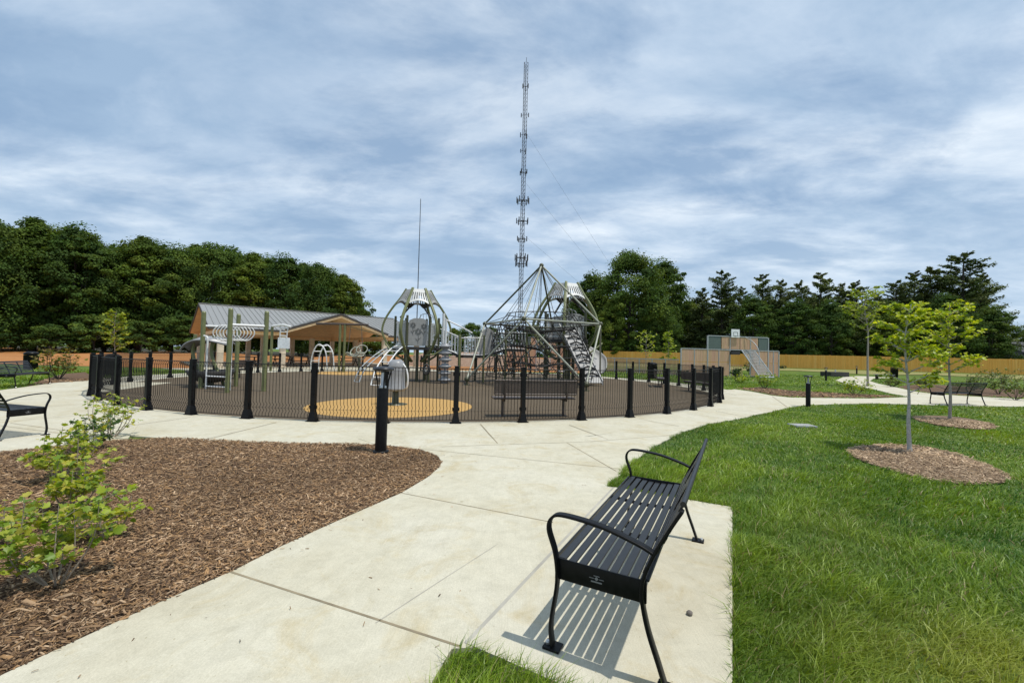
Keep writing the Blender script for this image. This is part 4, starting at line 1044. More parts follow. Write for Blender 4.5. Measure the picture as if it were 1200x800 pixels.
for l in (.8, 4.9, 9.1, 13.4, LEN - .8):
    for w_ in (.4, WID / 2, WID - .4):
        if w_ == .4 and l == 9.1: continue
        c = E(l, w_, 0); b = MB(); top = ZE - .36 if w_ != WID / 2 else ZE - .31
        b.box(c.x, c.y, top / 2, .40, .40, top, math.atan2(ed_.y, ed_.x)); b.box(c.x, c.y, .06, .52, .52, .12, math.atan2(ed_.y, ed_.x)); b.build('column', 'stone_column', pv, world=True, bevel=.02)
b = MB(); b.prism([tuple(E(l, w_, 0)[:2]) for l, w_ in ((-.5, .0), (LEN + .5, .0), (LEN + .5, WID + .5), (-.5, WID + .5))], .0, .05); b.build('floor_slab', 'concrete', pv, world=True)
PLAZA = [tuple(E(l_, -.03, 0)[:2]) for l_ in (-2.5, 3, 9, 16)] + [(-8.0, 38.0), (-6.0, 36.3), (-8.5, 34.5), (-12.5, 31.8), (-15.5, 29.2), (-17.3, 26.6), (-19.5, 26.5)]
b = MB(); b.prism(PLAZA, -.06, .0245); struct('pavilion_walk', b, 'concrete')
def picnic(loc, rz, label):
    t = thing('picnic_table', label, 'picnic table', loc, rz, 'picnic tables under the pavilion')
    b = MB(); b.box(0, 0, .75, 1.9, .75, .05); b.build('tabletop', 'brown_steel', t)
    for s in (-1, 1):
        b = MB(); b.box(0, .68 * s, .45, 1.9, .28, .045); b.build('seat', 'brown_steel', t)
        b = MB(); b.bar((.65 * s, -.68, .0), (.65 * s, .2, .74), .07, .05); b.bar((.65 * s, .68, 0), (.65 * s, -.2, .74), .07, .05); b.bar((.65 * s, -.75, .41), (.65 * s, .75, .41), .06, .05); b.build('leg', 'black_metal', t)
    return t
for (l, w_), lab in zip(((2.8, 3.0), (7.0, 3.4), (11.2, 3.2), (7.0, 9.5)), ('brown picnic table under the left end of the pavilion', 'brown picnic table under the pavilion left of its cross gable', 'brown picnic table under the right part of the pavilion', 'brown picnic table at the back of the pavilion floor')):
    c = E(l, w_, .05); picnic(tuple(c), math.atan2(ed_.y, ed_.x), lab)

# ------------------------------------------------------------------ litter bins
def make_bin(label, mat='black_metal'):
    t = thing('litter_bin', label, 'litter bin', group='black litter bins')
    b = MB(); b.lathe([(.24, 0), (.27, .03), (.29, .78), (.30, .80), (.30, .83)], n=22); b.build('body', mat, t)
    b = MB(); b.lathe([(.29, .84), (.31, .86), (.31, .92), (.24, .99), (.14, 1.02), (.13, .97)], n=22); b.build('lid', mat, t)
    b = MB()
    for k in range(22):
        a = 2 * math.pi * k / 22; b.tube([(.275 * math.cos(a), .275 * math.sin(a), .05), (.30 * math.cos(a), .30 * math.sin(a), .78)], .008, 4, False)
    b.build('slats', mat, t); return t
bin1 = make_bin('black litter bin on the grass behind the far left bench'); q = P(36.5, 420, 24); bin1.location = (q.x, 24, 0)
q = P(764.5, 420, 30.5); dup(bin1, (q.x, 30.5, 0.02), .3, 'dark litter bin on the circular walk beyond the right half of the fence', 1.15)
q = P(1048, 420, 42); dup(bin1, (q.x, 42, 0.15), .3, 'black litter bin on the far lawn behind the nearer young tree', 1.0)
q = P(141, 420, 22); dup(bin1, (q.x, 21.6, 0.02), .3, 'black litter bin seen through the left end of the fence', 1.0)

# ------------------------------------------------------------------ timber fence on the right
F0, F1 = Vector((62, 49.4, 0)), Vector((15, 69.1, 0)); fd = (F1 - F0).normalized(); FL = (F1 - F0).length
tf = thing('timber_fence', 'long new cedar board fence along the back of the lawn', 'fence', (F0.x, F0.y, 0), math.atan2(fd.y, fd.x))
nbay = 20
for k in range(nbay):
    l0, l1 = FL * k / nbay, FL * (k + 1) / nbay; b = MB(); nb = 18
    mid = F0 + fd * (l0 + l1) / 2; z0 = fence_rise(mid.x, mid.y) - .03
    for i in range(nb):
        w_ = (l1 - l0) / nb; x = l0 + w_ * (i + .5); b.box(x, .008 * (i % 2), z0 + .93, w_ - .008, .022, 1.84 + .012 * math.sin(i * 7.3 + k))
    for z in (.25, .95, 1.65): b.box((l0 + l1) / 2, -.05, z0 + z, l1 - l0, .045, .09)
    b.build('board_panel', 'cedar', tf)
for k in range(nbay + 1):
    l = FL * k / nbay; m_ = F0 + fd * l; z0 = fence_rise(m_.x, m_.y); b = MB(); b.box(l, -.13, z0 + .93, .1, .1, 1.9); b.build('post', 'cedar', tf)

# ------------------------------------------------------------------ ball court ends and side
def court_wall(label, A, B, zw, zm, m0, m1, group=None, goal=True):
    A, B = Vector((*A, 0)), Vector((*B, 0)); d = (B - A).normalized(); LN = (B - A).length; rz = math.atan2(d.y, d.x)
    t = thing('court_wall', label, 'court wall', (A.x, A.y, 0), rz, group)
    g0, g1 = LN * (m0 + .36 * (m1 - m0)), LN * (m0 + .70 * (m1 - m0))
    def boards(x0, x1, z0, z1, mat):
        b = MB(); n = max(2, int((x1 - x0) / .105))
        for i in range(n): w_ = (x1 - x0) / n; b.box(x0 + w_ * (i + .5), 0, (z0 + z1) / 2, w_ - .012, .03, z1 - z0)
        b.build('board_panel', mat, t)
    bays = [0, LN * m0 * .5, LN * m0, LN * (m0 + .18 * (m1 - m0)), g0]
    for a, c in zip(bays[:-1], bays[1:]):
        boards(a + .05, c - .05, .12, zw * .52, 'pink_board'); boards(a + .05, c - .05, zw * .54, zw - .05, 'pink_board')
    bays = [g1, LN * m1, LN * (m1 + 1) / 2, LN]
    for a, c in zip(bays[:-1], bays[1:]):
        boards(a + .05, c - .05, .12, zw * .52, 'pink_board'); boards(a + .05, c - .05, zw * .54, zw - .05, 'pink_board')
    x0, x1 = LN * m0, LN * m1; e0, e1 = x0 + .22 * (x1 - x0), x0 + .83 * (x1 - x0)
    b = MB(); b.box((x0 + e0) / 2, 0, (zw + zm) / 2, e0 - x0 - .1, .03, zm - zw - .14); b.build('end_panel', 'green_panel', t)
    b = MB(); b.box((x1 + e1) / 2, 0, (zw + zm) / 2, x1 - e1 - .1, .03, zm - zw - .14); b.build('end_panel', 'green_panel', t)
    boards(e0 + .03, (e0 + e1) / 2 - .03, zw + .06, zm - .06, 'pink_board'); boards((e0 + e1) / 2 + .03, e1 - .03, zw + .06, zm - .06, 'pink_board')
    if goal:
        b = MB(); n = 12
        for i in range(n): b.box(g0 + (g1 - g0) * (i + .5) / n, .9, .55, .05, .03, 1.1)
        b.build('goal_bars', 'pink_board', t)
    f = MB()
    for x in (0, LN): f.box(x, 0, zw / 2, .09, .09, zw)
    for x in (x0, x1): f.box(x, 0.0, zm / 2, .10, .10, zm)
    for x in (LN * m0 * .5, LN * (m0 + .18 * (m1 - m0)), LN * (m1 + 1) / 2): f.box(x, 0.0, zw / 2, .06, .08, zw - .004)
    for x in (g0, g1): f.box(x, 0.0, zm / 2, .08, .085, zm - .006)
    f.box(LN * m0 / 2, 0, zw, LN * m0 - .1, .085, .07); f.box(LN * (m1 + 1) / 2, 0, zw, LN * (1 - m1) - .1, .085, .07)
    f.box((x0 + x1) / 2, -.002, zw, x1 - x0 - .1, .08, .08); f.box((x0 + x1) / 2, -.002, zm, x1 - x0 - .1, .08, .08)
    f.build('frame', 'galvanised', t)
    if goal:
        # goal cage projecting towards the camera: sloping mesh side and roof
        b = MB(); gx0, gx1 = g0 + .6 * (g1 - g0) * .0, g1 + .5; dep = 1.5; gz = zw - .02
        for i in range(15):
            t_ = i / 14; b.tube([(g0 + (g1 - g0) * (.55 + .62 * t_), -.06, gz), (g0 + (g1 - g0) * (.85 + .66 * t_), -dep, .05)], .016, 4, False)
        for j in range(19):
            t_ = j / 18; p_ = Vector((g0 + (g1 - g0) * .55, -.06, gz)).lerp(Vector((g0 + (g1 - g0) * .85, -dep, .05)), t_); q_ = Vector((g0 + (g1 - g0) * 1.17, -.06, gz)).lerp(Vector((g0 + (g1 - g0) * 1.51, -dep, .05)), t_); b.tube([p_, q_], .016, 4, False)
        b.build('goal_mesh', 'galvanised', t)
        b = MB()
        b.tube([(g0 + (g1 - g0) * .55, -.06, gz), (g0 + (g1 - g0) * .85, -dep, .05)], .05, 8); b.tube([(g0 + (g1 - g0) * 1.17, -.06, gz), (g0 + (g1 - g0) * 1.51, -dep, .05)], .05, 8); b.tube([(g0 + (g1 - g0) * .85, -dep, .05), (g0 + (g1 - g0) * 1.51, -dep, .05)], .05, 8)
        b.tube(catmull([((e0 + e1) / 2 + .5, -.05, zm - .02), ((e0 + e1) / 2 + 1.0, -.35, zm - .4), ((e0 + e1) / 2 + 1.15, -.9, zw + .05), (g0 + (g1 - g0) * .95, -1.2, zw * .45)], 5), .035, 8)
        b.build('goal_frame', 'galvanised', t)
        b = MB(); b.box(g0 + .42 * (g1 - g0) * .5, -.12, zw - .28, .42 * (g1 - g0), .16, .30); b.build('hoop_box', 'dark_cut', t)
        b = MB(); xx = x0 + .43 * (x1 - x0); b.box(xx, -.15, zm + .28, .84, .05, .74); bo = b.build('backboard', 'pale_board', t)
        b = MB(); 
        for dx_, dz_, sx_, sz_ in ((0, .34, .46, .04), (0, .02, .46, .04), (-.21, .18, .04, .36), (.21, .18, .04, .36)): b.box(xx + dx_, -.181, zm + .05 + dz_, sx_, .006, sz_)
        b.build('target_square', 'mark_grey', bo)
        b = MB(); b.tube([(xx + .22 * math.cos(a), -.42 + .22 * math.sin(a), zm + .05) for a in [2 * math.pi * i / 16 for i in range(17)]], .015, 6, False); b.build('hoop', 'galvanised', bo)
    return t
A_ = P(798, 420, 37.0); B_ = P(912.5, 420, 39.2)
court_wall('stepped board wall of the ball court with goal, basketball hoop and green end panels', (A_.x, 37.0), (B_.x, 39.2), 2.42, 3.62, .26, .885)
A2, B2 = P(592, 415, 46), P(668, 415, 45.0)
court_wall('pink board wall seen through the rope pyramid', (A2.x, 46), (B2.x, 45.0), 2.5, 3.4, .25, .9, None, False)
# low side boards of the court
lo = thing('court_side_fence', 'low pink slatted side fence of the ball court left of its stepped wall', 'fence', (A_.x, 37.1, 0), 0)
e_ = P(668, 418, 43); sv = Vector((e_.x - A_.x, 43 - 37.1, 0)); lo.rotation_euler = (0, 0, math.atan2(sv.y, sv.x)); SLN = sv.length
nb = 9
for k in range(nb):
    b = MB(); l0, l1 = .12 + (SLN - .12) * k / nb, .12 + (SLN - .12) * (k + 1) / nb; n = 11
    for i in range(n): b.box(l0 + (l1 - l0) * (i + .5) / n, 0, .74, (l1 - l0) / n - .045, .03, 1.28)
    b.build('board_panel', 'pink_board', lo)
b = MB(); b.box(SLN / 2 + .06, 0, 1.42, SLN - .12, .09, .07)
for k in range(nb): b.box(.14 + (SLN - .12) * (k + 1) / nb - .06, .05, .72, .07, .06, 1.40)
b.build('frame', 'galvanised', lo)
b = MB(); b.prism([(A_.x + .2, 37.3), (B_.x, 39.5), (B_.x - 5, 60), (A_.x - 9.5, 57)], 0.0, .012); struct('court_surface', b, 'court_surface')

# ------------------------------------------------------------------ radio masts
YT = 118.0; tb_ = P(608.7, 405, YT); tt = P(615.3, 74, YT)
mast = thing('radio_tower', 'tall guyed lattice radio tower hung with antennas behind the rope pyramid', 'radio tower', (tb_.x, YT, 0)); HT = tt.z; sw_ = .62
legs = [Vector((sw_ * math.cos(a), sw_ * math.sin(a), 0)) for a in (R(90), R(210), R(330))]
b = MB(); Z = Vector((0, 0, 1))
for l in legs: b.tube([l, l + Z * HT], .075, 5, False)
nz = 74
for i in range(nz):
    z0, z1 = HT * i / nz, HT * (i + 1) / nz
    for k in range(3):
        p, q = legs[k], legs[(k + 1) % 3]; b.tube([p + Z * z0, q + Z * z1], .034, 4, False); b.tube([p + Z * z1, q + Z * z1], .03, 4, False)
b.build('lattice', 'tower_metal', mast)
b = MB(); b.tube([(0, 0, HT), (0.1, 0, HT + 1.6)], .06, 6); b.build('lightning_rod', 'tower_metal', mast)
def zat(py): return P(610, py, YT).z
for py, n_, rad, hh in ((102, 3, 1.0, 1.6), (135, 2, 1.2, 1.4), (158, 3, 1.3, 1.6), (177, 3, 1.1, 1.2), (202, 4, 1.3, 1.5), (235, 8, 2.0, 2.0), (259, 7, 1.9, 1.8), (280, 5, 1.6, 1.6), (302, 9, 2.1, 2.2), (309, 7, 1.9, 1.8)):
    z = zat(py); b = MB()
    for k in range(n_):
        a = 2 * math.pi * k / n_ + py; x, y = .86 * rad * math.cos(a), .86 * rad * math.sin(a)
        b.box(x, y, z, .24, .16, hh * .85, a); b.bar((0, 0, z), (x, y, z), .08, .08)
    if n_ > 4: b.tube([(rad * .85 * math.cos(t_), rad * .85 * math.sin(t_), z - .4) for t_ in [2 * math.pi * i / 12 for i in range(13)]], .06, 4, False)
    b.build('antenna_cluster', 'antenna_grey' if n_ > 4 else 'tower_metal', mast)
for (hz, ax_, ay_) in ((.77, 46, 8), (.60, 46, 8), (.42, 46, 8), (.25, 30, 6)):
    b = MB(); b.tube([(0, 0, HT * hz), (ax_, ay_, 0)], .02, 4, False); b.build('guy_wire', 'wire', mast)
q = P(489.5, 345, 130); qt = P(491.3, 233, 130)
wm = thing('whip_mast', 'thin bare pole mast rising behind the egg tower', 'mast', (q.x, 130, 0))
b = MB(); b.tube([(0, 0, 0), (0, 0, qt.z)], [.17, .09], 6); b.build('pole', 'tower_metal', wm)
b = MB(); b.lathe([(.4, 0), (.4, .3), (.2, .5)], n=10); b.build('footing', 'concrete', wm)

# ------------------------------------------------------------------ foliage
def leaf_cards(pos, nrm, size, aspect=1.5):
    n = len(pos); r = rng.normal(size=(n, 3)); t = r - nrm * (r * nrm).sum(1, keepdims=True); t /= np.linalg.norm(t, axis=1, keepdims=True) + 1e-9
    s = np.cross(nrm, t); l = (size * aspect / 2)[:, None]; w = (size / 2)[:, None]
    V = np.stack([pos - t * l, pos + s * w - t * l * .15, pos + t * l, pos - s * w + t * l * .1], 1)
    Q = np.arange(n)[:, None] * 4 + np.arange(4)
    return V.reshape(-1, 3), Q

def unit(v): return v / (np.linalg.norm(v, axis=-1, keepdims=True) + 1e-9)

def broadleaf(name, seed, h, w, low, nclump, per, size, cols, label, cat='tree', group=None, flat=.62):
    """trunk with limbs; crown of many leaf clumps filling an uneven envelope (built at its base)"""
    g = np.random.default_rng(seed)
    t = thing(name, label, cat, group=group)
    lob = g.uniform(.75, 1.15, 8)
    cen = []; rad = []
    while len(cen) < nclump:
        a = g.uniform(0, 2 * math.pi); v = g.uniform(0, 1) ** .85; k = a / (2 * math.pi) * 8; lf = lob[int(k)] * (1 - k % 1) + lob[(int(k) + 1) % 8] * (k % 1)
        env = (math.sin(math.pi * min(1, (.12 + .88 * v))) ** .55) * (1.0 if v < .5 else 1 - .25 * (v - .5)) * lf
        r = env * w / 2 * math.sqrt(g.uniform(.20, 1.0)) * (1.0 if g.random() < .85 else 1.14)
        z = low * h + (1 - low) * h * v * (.93 if g.random() < .9 else .98)
        cen.append((r * math.cos(a), r * math.sin(a), z)); rad.append(w * (.045 + .11 * g.uniform(0, 1) ** 1.8))
    cen = np.array(cen); rad = np.array(rad)
    k = np.repeat(np.arange(nclump), per); n = len(k)
    d = unit(g.normal(size=(n, 3)) + np.array([0, 0, .25]))
    out = unit(cen[k] - np.array([0, 0, h * .5])) * .5
    rr = rad[k] * (g.uniform(.40, 1.08, n) + .35 * (g.uniform(0, 1, n) > .93)); pos = cen[k] + d * rr[:, None] * np.array([1, 1, flat])
    nr = unit(d * .8 + out * .4 + np.array([0, 0, .35]) + g.normal(size=(n, 3)) * .45)
    V, Q = leaf_cards(pos, nr, size * g.uniform(.6, 1.3, n))
    cl = np.array(cols)[g.integers(0, len(cols), nclump)] * g.uniform(.75, 1.3, (nclump, 1))
    c = cl[k] * g.uniform(.72, 1.28, (n, 1))
    big_mesh('crown', V, Q, None, c, 'tree_leaf', t)
    b = MB(); tr = h * .016
    b.tube([(0, 0, -.1), (.02 * h * .1, 0, h * .12), (0, .01 * h, h * .35), (.01 * h, 0, h * .72)], [tr * 1.5, tr, tr * .75, tr * .2], 8)
    for i in range(9):
        j = g.integers(0, nclump); c0 = Vector((0, 0, h * g.uniform(.15, .5))); c1 = Vector(cen[j]); m = c0.lerp(c1, .5) + Vector((0, 0, -.03 * h)); b.tube([c0, m, c1], [tr * .45, tr * .28, tr * .08], 5)
    b.build('trunk', 'bark_dark', t)
    return t

def conifer(name, seed, h, w, label, cols, low=.06, wisp=.25, group=None):
    """straight trunk with tiers of irregular, slightly rising boughs set with small sprays"""
    g = np.random.default_rng(seed); t = thing(name, label, 'tree', group=group)
    b = MB(); tr = h * .014
    b.tube([(0, 0, -.1), (0, 0, h * .4), (.01 * h, 0, h * .98)], [tr * 1.4, tr, tr * .12], 7)
    P_, Nn, S_ = [], [], []
    nb = int(95)
    for i in range(nb):
        v = (i + g.uniform(0, 1)) / nb; z = h * (low + (1 - low) * v); a = g.uniform(0, 2 * math.pi)
        full = (1 - v) ** .62; ln = w / 2 * full * g.uniform(.55, 1.15) + .02 * h
        if v > 1 - wisp and g.random() < .3: ln *= 1.25
        rise = g.uniform(-.05, .30) + .3 * v; dirv = np.array([math.cos(a), math.sin(a), rise])
        bend = np.array([0, 0, -.12 * ln if v < .6 else .06 * ln])
        p0 = np.array([0, 0, z]); p1 = p0 + dirv * ln + bend
        b.tube([p0, (p0 + p1) / 2 + np.array([0, 0, .04 * ln]), p1], [tr * .35 * full + .02, tr * .2 * full + .015, .012], 4, False)
        m = int(70 + 300 * full * (1 if v < 1 - wisp else .55)); u_ = g.uniform(.18, 1.03, m)
        side = np.array([-math.sin(a), math.cos(a), 0]); sp_ = g.normal(0, 1, m) * ln * .17 * (1.15 - u_ * .6)
        pp_ = p0 + (p1 - p0) * u_[:, None] + side * sp_[:, None] + np.stack([np.zeros(m), np.zeros(m), g.normal(0, .035 * ln + .05, m)], 1)
        P_.append(pp_); nn_ = unit(np.array([0, 0, 1.0]) + g.normal(size=(m, 3)) * .65); Nn.append(nn_); S_.append(g.uniform(.5, 1.3, m) * h * .0095)
    pos = np.concatenate(P_); V, Q = leaf_cards(pos, np.concatenate(Nn), np.concatenate(S_), 2.1)
    n = len(pos); c = np.array(cols)[g.integers(0, len(cols), n)] * g.uniform(.65, 1.3, (n, 1))
    big_mesh('crown', V, Q, None, c, 'conifer_leaf', t); b.build('trunk', 'bark_dark', t)
    return t

oak = [(0.06, 0.11, 0.024), (0.078, 0.13, 0.026), (0.049, 0.092, 0.024), (0.101, 0.15, 0.029), (0.065, 0.112, 0.029)]
oak2 = [(0.092, 0.142, 0.024), (0.12, 0.168, 0.026), (0.075, 0.118, 0.022), (0.147, 0.187, 0.031)]
cyp = [(0.114, 0.152, 0.053), (0.145, 0.184, 0.062), (0.179, 0.206, 0.072), (0.089, 0.121, 0.047)]
GB = 'broadleaf trees of the wood on the left'
def X_of(px, Y): return P(px, 410, Y).x
protoA = broadleaf('broadleaf_tree', 11, 22, 14.5, .07, 230, 170, .27, oak, 'x', group=GB, flat=.50) #, 'x', group=GB)
protoB = broadleaf('broadleaf_tree', 12, 22, 13, .07, 210, 170, .27, oak2, 'x', group=GB, flat=.55) #, 'x', group=GB)
protoC = broadleaf('broadleaf_tree', 13, 22, 18, .05, 270, 170, .27, oak, 'x', group=GB, flat=.70) #, 'x', group=GB)
used = set()
def place(proto, px, top_y, Y, label, rz, wf=1.0, group=None, z=0.0):
    h = P(px, top_y, Y).z; k = h / proto['h']; loc = (X_of(px, Y), Y, z)
    if proto.name not in used:
        used.add(proto.name); proto.location = loc; proto.rotation_euler = (0, 0, rz); proto.scale = (k * wf, k * wf, k); proto['label'] = label
        if group: proto['group'] = group
        return proto
    return dup(proto, loc, rz, label, (k * wf, k * wf, k), group)
for p_ in (protoA, protoB, protoC): p_['h'] = 22.0
left_row = [(-50, 262, 58), (-12, 257, 62), (38, 254, 66), (84, 265, 67), (122, 284, 72), (160, 278, 74), (200, 283, 77), (246, 287, 80), (292, 293, 82), (332, 299, 83), (370, 309, 82), (402, 318, 84), (424, 356, 92)]
ords = ['first', 'second', 'third', 'fourth', 'fifth', 'sixth', 'seventh', 'eighth', 'ninth', 'tenth', 'eleventh', 'twelfth', 'last']
for i, (px, ty, Y) in enumerate(left_row):
    pr = (protoA, protoB, protoC)[(i * 2) % 3]
    lab = ('dark green broadleaf tree, %s from the left along the front of the left wood' % ords[i]) if i < 12 else 'low round tree at the right end of the left wood, beyond the pavilion roof'
    place(pr, px, ty + (0, -2, 1, -3, 5, -3, 3, -2, 3, -1, -2, 3, 4)[i], Y, lab, i * 1.3, (.95, .85, 1.0)[i % 3] if i < 12 else .75)
back = 'tree of the second row in the left wood, only its upper leaves showing'
for i, (px, ty, Y) in enumerate((a_, b_ + 4, c_) for a_, b_, c_ in [(-30, 268, 76), (15, 266, 80), (62, 262, 82), (104, 276, 84), (140, 283, 88), (182, 279, 88), (224, 281, 90), (268, 285, 92), (312, 295, 95), (352, 303, 96), (388, 316, 98)]):
    place((protoB, protoC, protoA)[i % 3], px, ty, Y, back, i * 2.1 + .4, 1.0)
# understorey along the wood edge
und = broadleaf('understorey_tree', 21, 8, 9, .0, 100, 150, .24, oak, 'x', group='understorey along the edge of the left wood'); und['h'] = 8.0
for i, (px, ty, Y) in enumerate([(-25, 372, 56), (58, 378, 60), (110, 366, 64), (165, 374, 66), (222, 368, 70), (420, 372, 76), (440, 384, 80)]):
    place(und, px, ty, Y, 'bushy understorey tree at the foot of the left wood, branches down to the ground', i * 1.7, 1.15)
GR = 'big broadleaf trees right of the rope pyramid'
place(protoC, 738, 293, 76, 'huge round broadleaf tree right of the rope pyramid, its crown the highest there', .7, 1.0, GR)
place(protoA, 692, 318, 82, 'broadleaf tree at the left side of the huge round crown, half behind the rope pyramid', 2.4, .9, GR)
place(protoA, 777, 303, 80, 'broadleaf tree on the right shoulder of the huge round crown', 4.0, .85, GR)
place(protoB, 806, 352, 82, 'lower broadleaf tree between the huge round crown and the conifers', 1.0, .8, GR)
place(protoB, 716, 352, 70, 'shorter broadleaf tree in front of the huge round crown, behind the fence', 2.9, .9, GR)
place(protoC, 770, 356, 70, 'shorter dark broadleaf tree in front of the right shoulder of the huge crown', 5.2, .9, GR)
for i, (px, ty, Y) in enumerate([(676, 350, 90), (704, 345, 92), (730, 340, 94), (757, 340, 94), (786, 345, 92), (812, 352, 90)]):
    place(protoB if i % 2 else protoA, px, ty, Y, 'tree of the back row behind the huge round broadleaf tree, mostly hidden', i * 1.4, 1.2, 'back row behind the huge round broadleaf tree')
# far low trees beyond the play area
for i, (px, ty, Y, wf) in enumerate([(512, 378, 150, 1.2), (532, 384, 150, 1.3), (553, 378, 140, 1.2), (576, 382, 150, 1.3), (600, 384, 150, 1.3), (625, 380, 140, 1.2), (462, 384, 120, 1.3), (655, 372, 120, 1.1)]):
    place((protoA, protoB, protoC)[i % 3], px, ty, Y, 'distant low broadleaf tree on the skyline behind the play equipment', i * 1.1, wf, 'distant trees behind the play equipment')
# conifers behind the timber fence
GC = 'conifers behind the timber fence'
con = [conifer('conifer_tree', 31 + i, 16, (7.5, 8.5, 9.5)[i], 'x', cyp, .04, (.3, .22, .35)[i], GC) for i in range(3)]
for c_ in con: c_['h'] = 16.0
conrow = [(822, 338, 76), (846, 319, 72), (870, 338, 72), (893, 322, 70), (915, 330, 72), (938, 331, 68), (962, 320, 68), (985, 334, 68), (1003, 331, 66), (1028, 344, 66), (1050, 330, 65), (1071, 320, 66), (1093, 314, 65), (1128, 298, 62), (1150, 322, 66)]
names_c = ['first', 'second', 'third', 'fourth', 'fifth', 'sixth', 'seventh', 'eighth', 'ninth', 'tenth', 'eleventh', 'twelfth', 'thirteenth', None, 'last']
for i, (px, ty, Y) in enumerate(conrow):
    lab = 'dark conifer, %s from the left in the row behind the timber fence' % names_c[i] if names_c[i] else 'tallest spreading conifer near the right end of the row behind the timber fence'
    place(con[i % 3], px, ty, Y, lab, i * 2.3, 1.15 if i != 13 else 1.35)
for i, (px, ty, Y) in enumerate([(835, 358, 80), (858, 352, 82), (882, 346, 64), (904, 350, 80), (930, 350, 62), (950, 348, 78), (974, 352, 61), (996, 352, 76), (1016, 356, 74), (1040, 352, 59), (1062, 346, 74), (1084, 342, 74), (1110, 344, 57), (1140, 344, 74), (1160, 358, 57)]):
    place(protoB if i % 2 else protoA, px, ty, Y, 'dark broadleaf tree filling the gaps among the row of conifers', i * 1.9, 1.05, 'trees filling in behind the conifers')
place(protoA, 1204, 384, 110, 'distant tree behind the dark house at the right edge', 1.0, 1.0, 'distant tree at the right edge')

# house at the right edge
hs = P(1196, 412, 82); hz = 0.6
ho = thing('house', 'low dark roofed house behind the timber fence at the right edge', 'house', (hs.x + 6, 84, 0))
b = MB(); b.box(0, 0, 2.2, 16, 8, 4.4); b.build('wall', 'house_wall', ho)
b = MB(); b.slab([(-8.8, -4.7, 4.2), (8.8, -4.7, 4.2), (8.8, 0, 6.3), (-8.8, 0, 6.3)], .25); b.slab([(8.8, 4.7, 4.2), (-8.8, 4.7, 4.2), (-8.8, 0, 6.3), (8.8, 0, 6.3)], .25); b.build('roof', 'house_roof', ho)
for x in (-5.5, -2.5, 1.5):
    b = MB(); b.box(x, -4.03, 2.6, 1.3, .05, 1.1); o = b.build('window', 'pale_board', ho); b = MB(); b.box(x, -4.065, 2.6, 1.1, .03, .9); b.build('pane', 'window_glass', o)

# young trees and shrubs with real leaves -------------------------------------
def lobed_leaves(pos, nrm, tang, size, lobes=True):
    """small leaves as fans: pointed, lobed outline, folded a little along the midrib"""
    if lobes: out = np.array([(0, 0), (.30, .10), (.52, .34), (.30, .44), (.40, .74), (.14, .72), (0, 1.0), (-.14, .72), (-.40, .74), (-.30, .44), (-.52, .34), (-.30, .10)])
    else: out = np.array([(0, 0), (.22, .22), (.30, .5), (.18, .8), (0, 1.0), (-.18, .8), (-.30, .5), (-.22, .22)])
    m = len(out); n = len(pos); tang = unit(tang - nrm * (tang * nrm).sum(1, keepdims=True)); s = np.cross(nrm, tang)
    V = pos[:, None] + (s[:, None] * out[None, :, :1] + tang[:, None] * out[None, :, 1:2]) * size[:, None, None] + nrm[:, None] * (np.abs(out[None, :, :1]) * .28 - (out[None, :, 1:2] ** 2) * .22) * size[:, None, None]
    mid = pos[:, None] + tang[:, None] * (.42 * size)[:, None, None] - nrm[:, None] * (.05 * size)[:, None, None]
    V = np.concatenate([V, mid], 1)
    T = np.array([(i, (i + 1) % m, m) for i in range(m)])
    Tt = (np.arange(n)[:, None, None] * (m + 1) + T[None]).reshape(-1, 3)
    return V.reshape(-1, 3), Tt, m

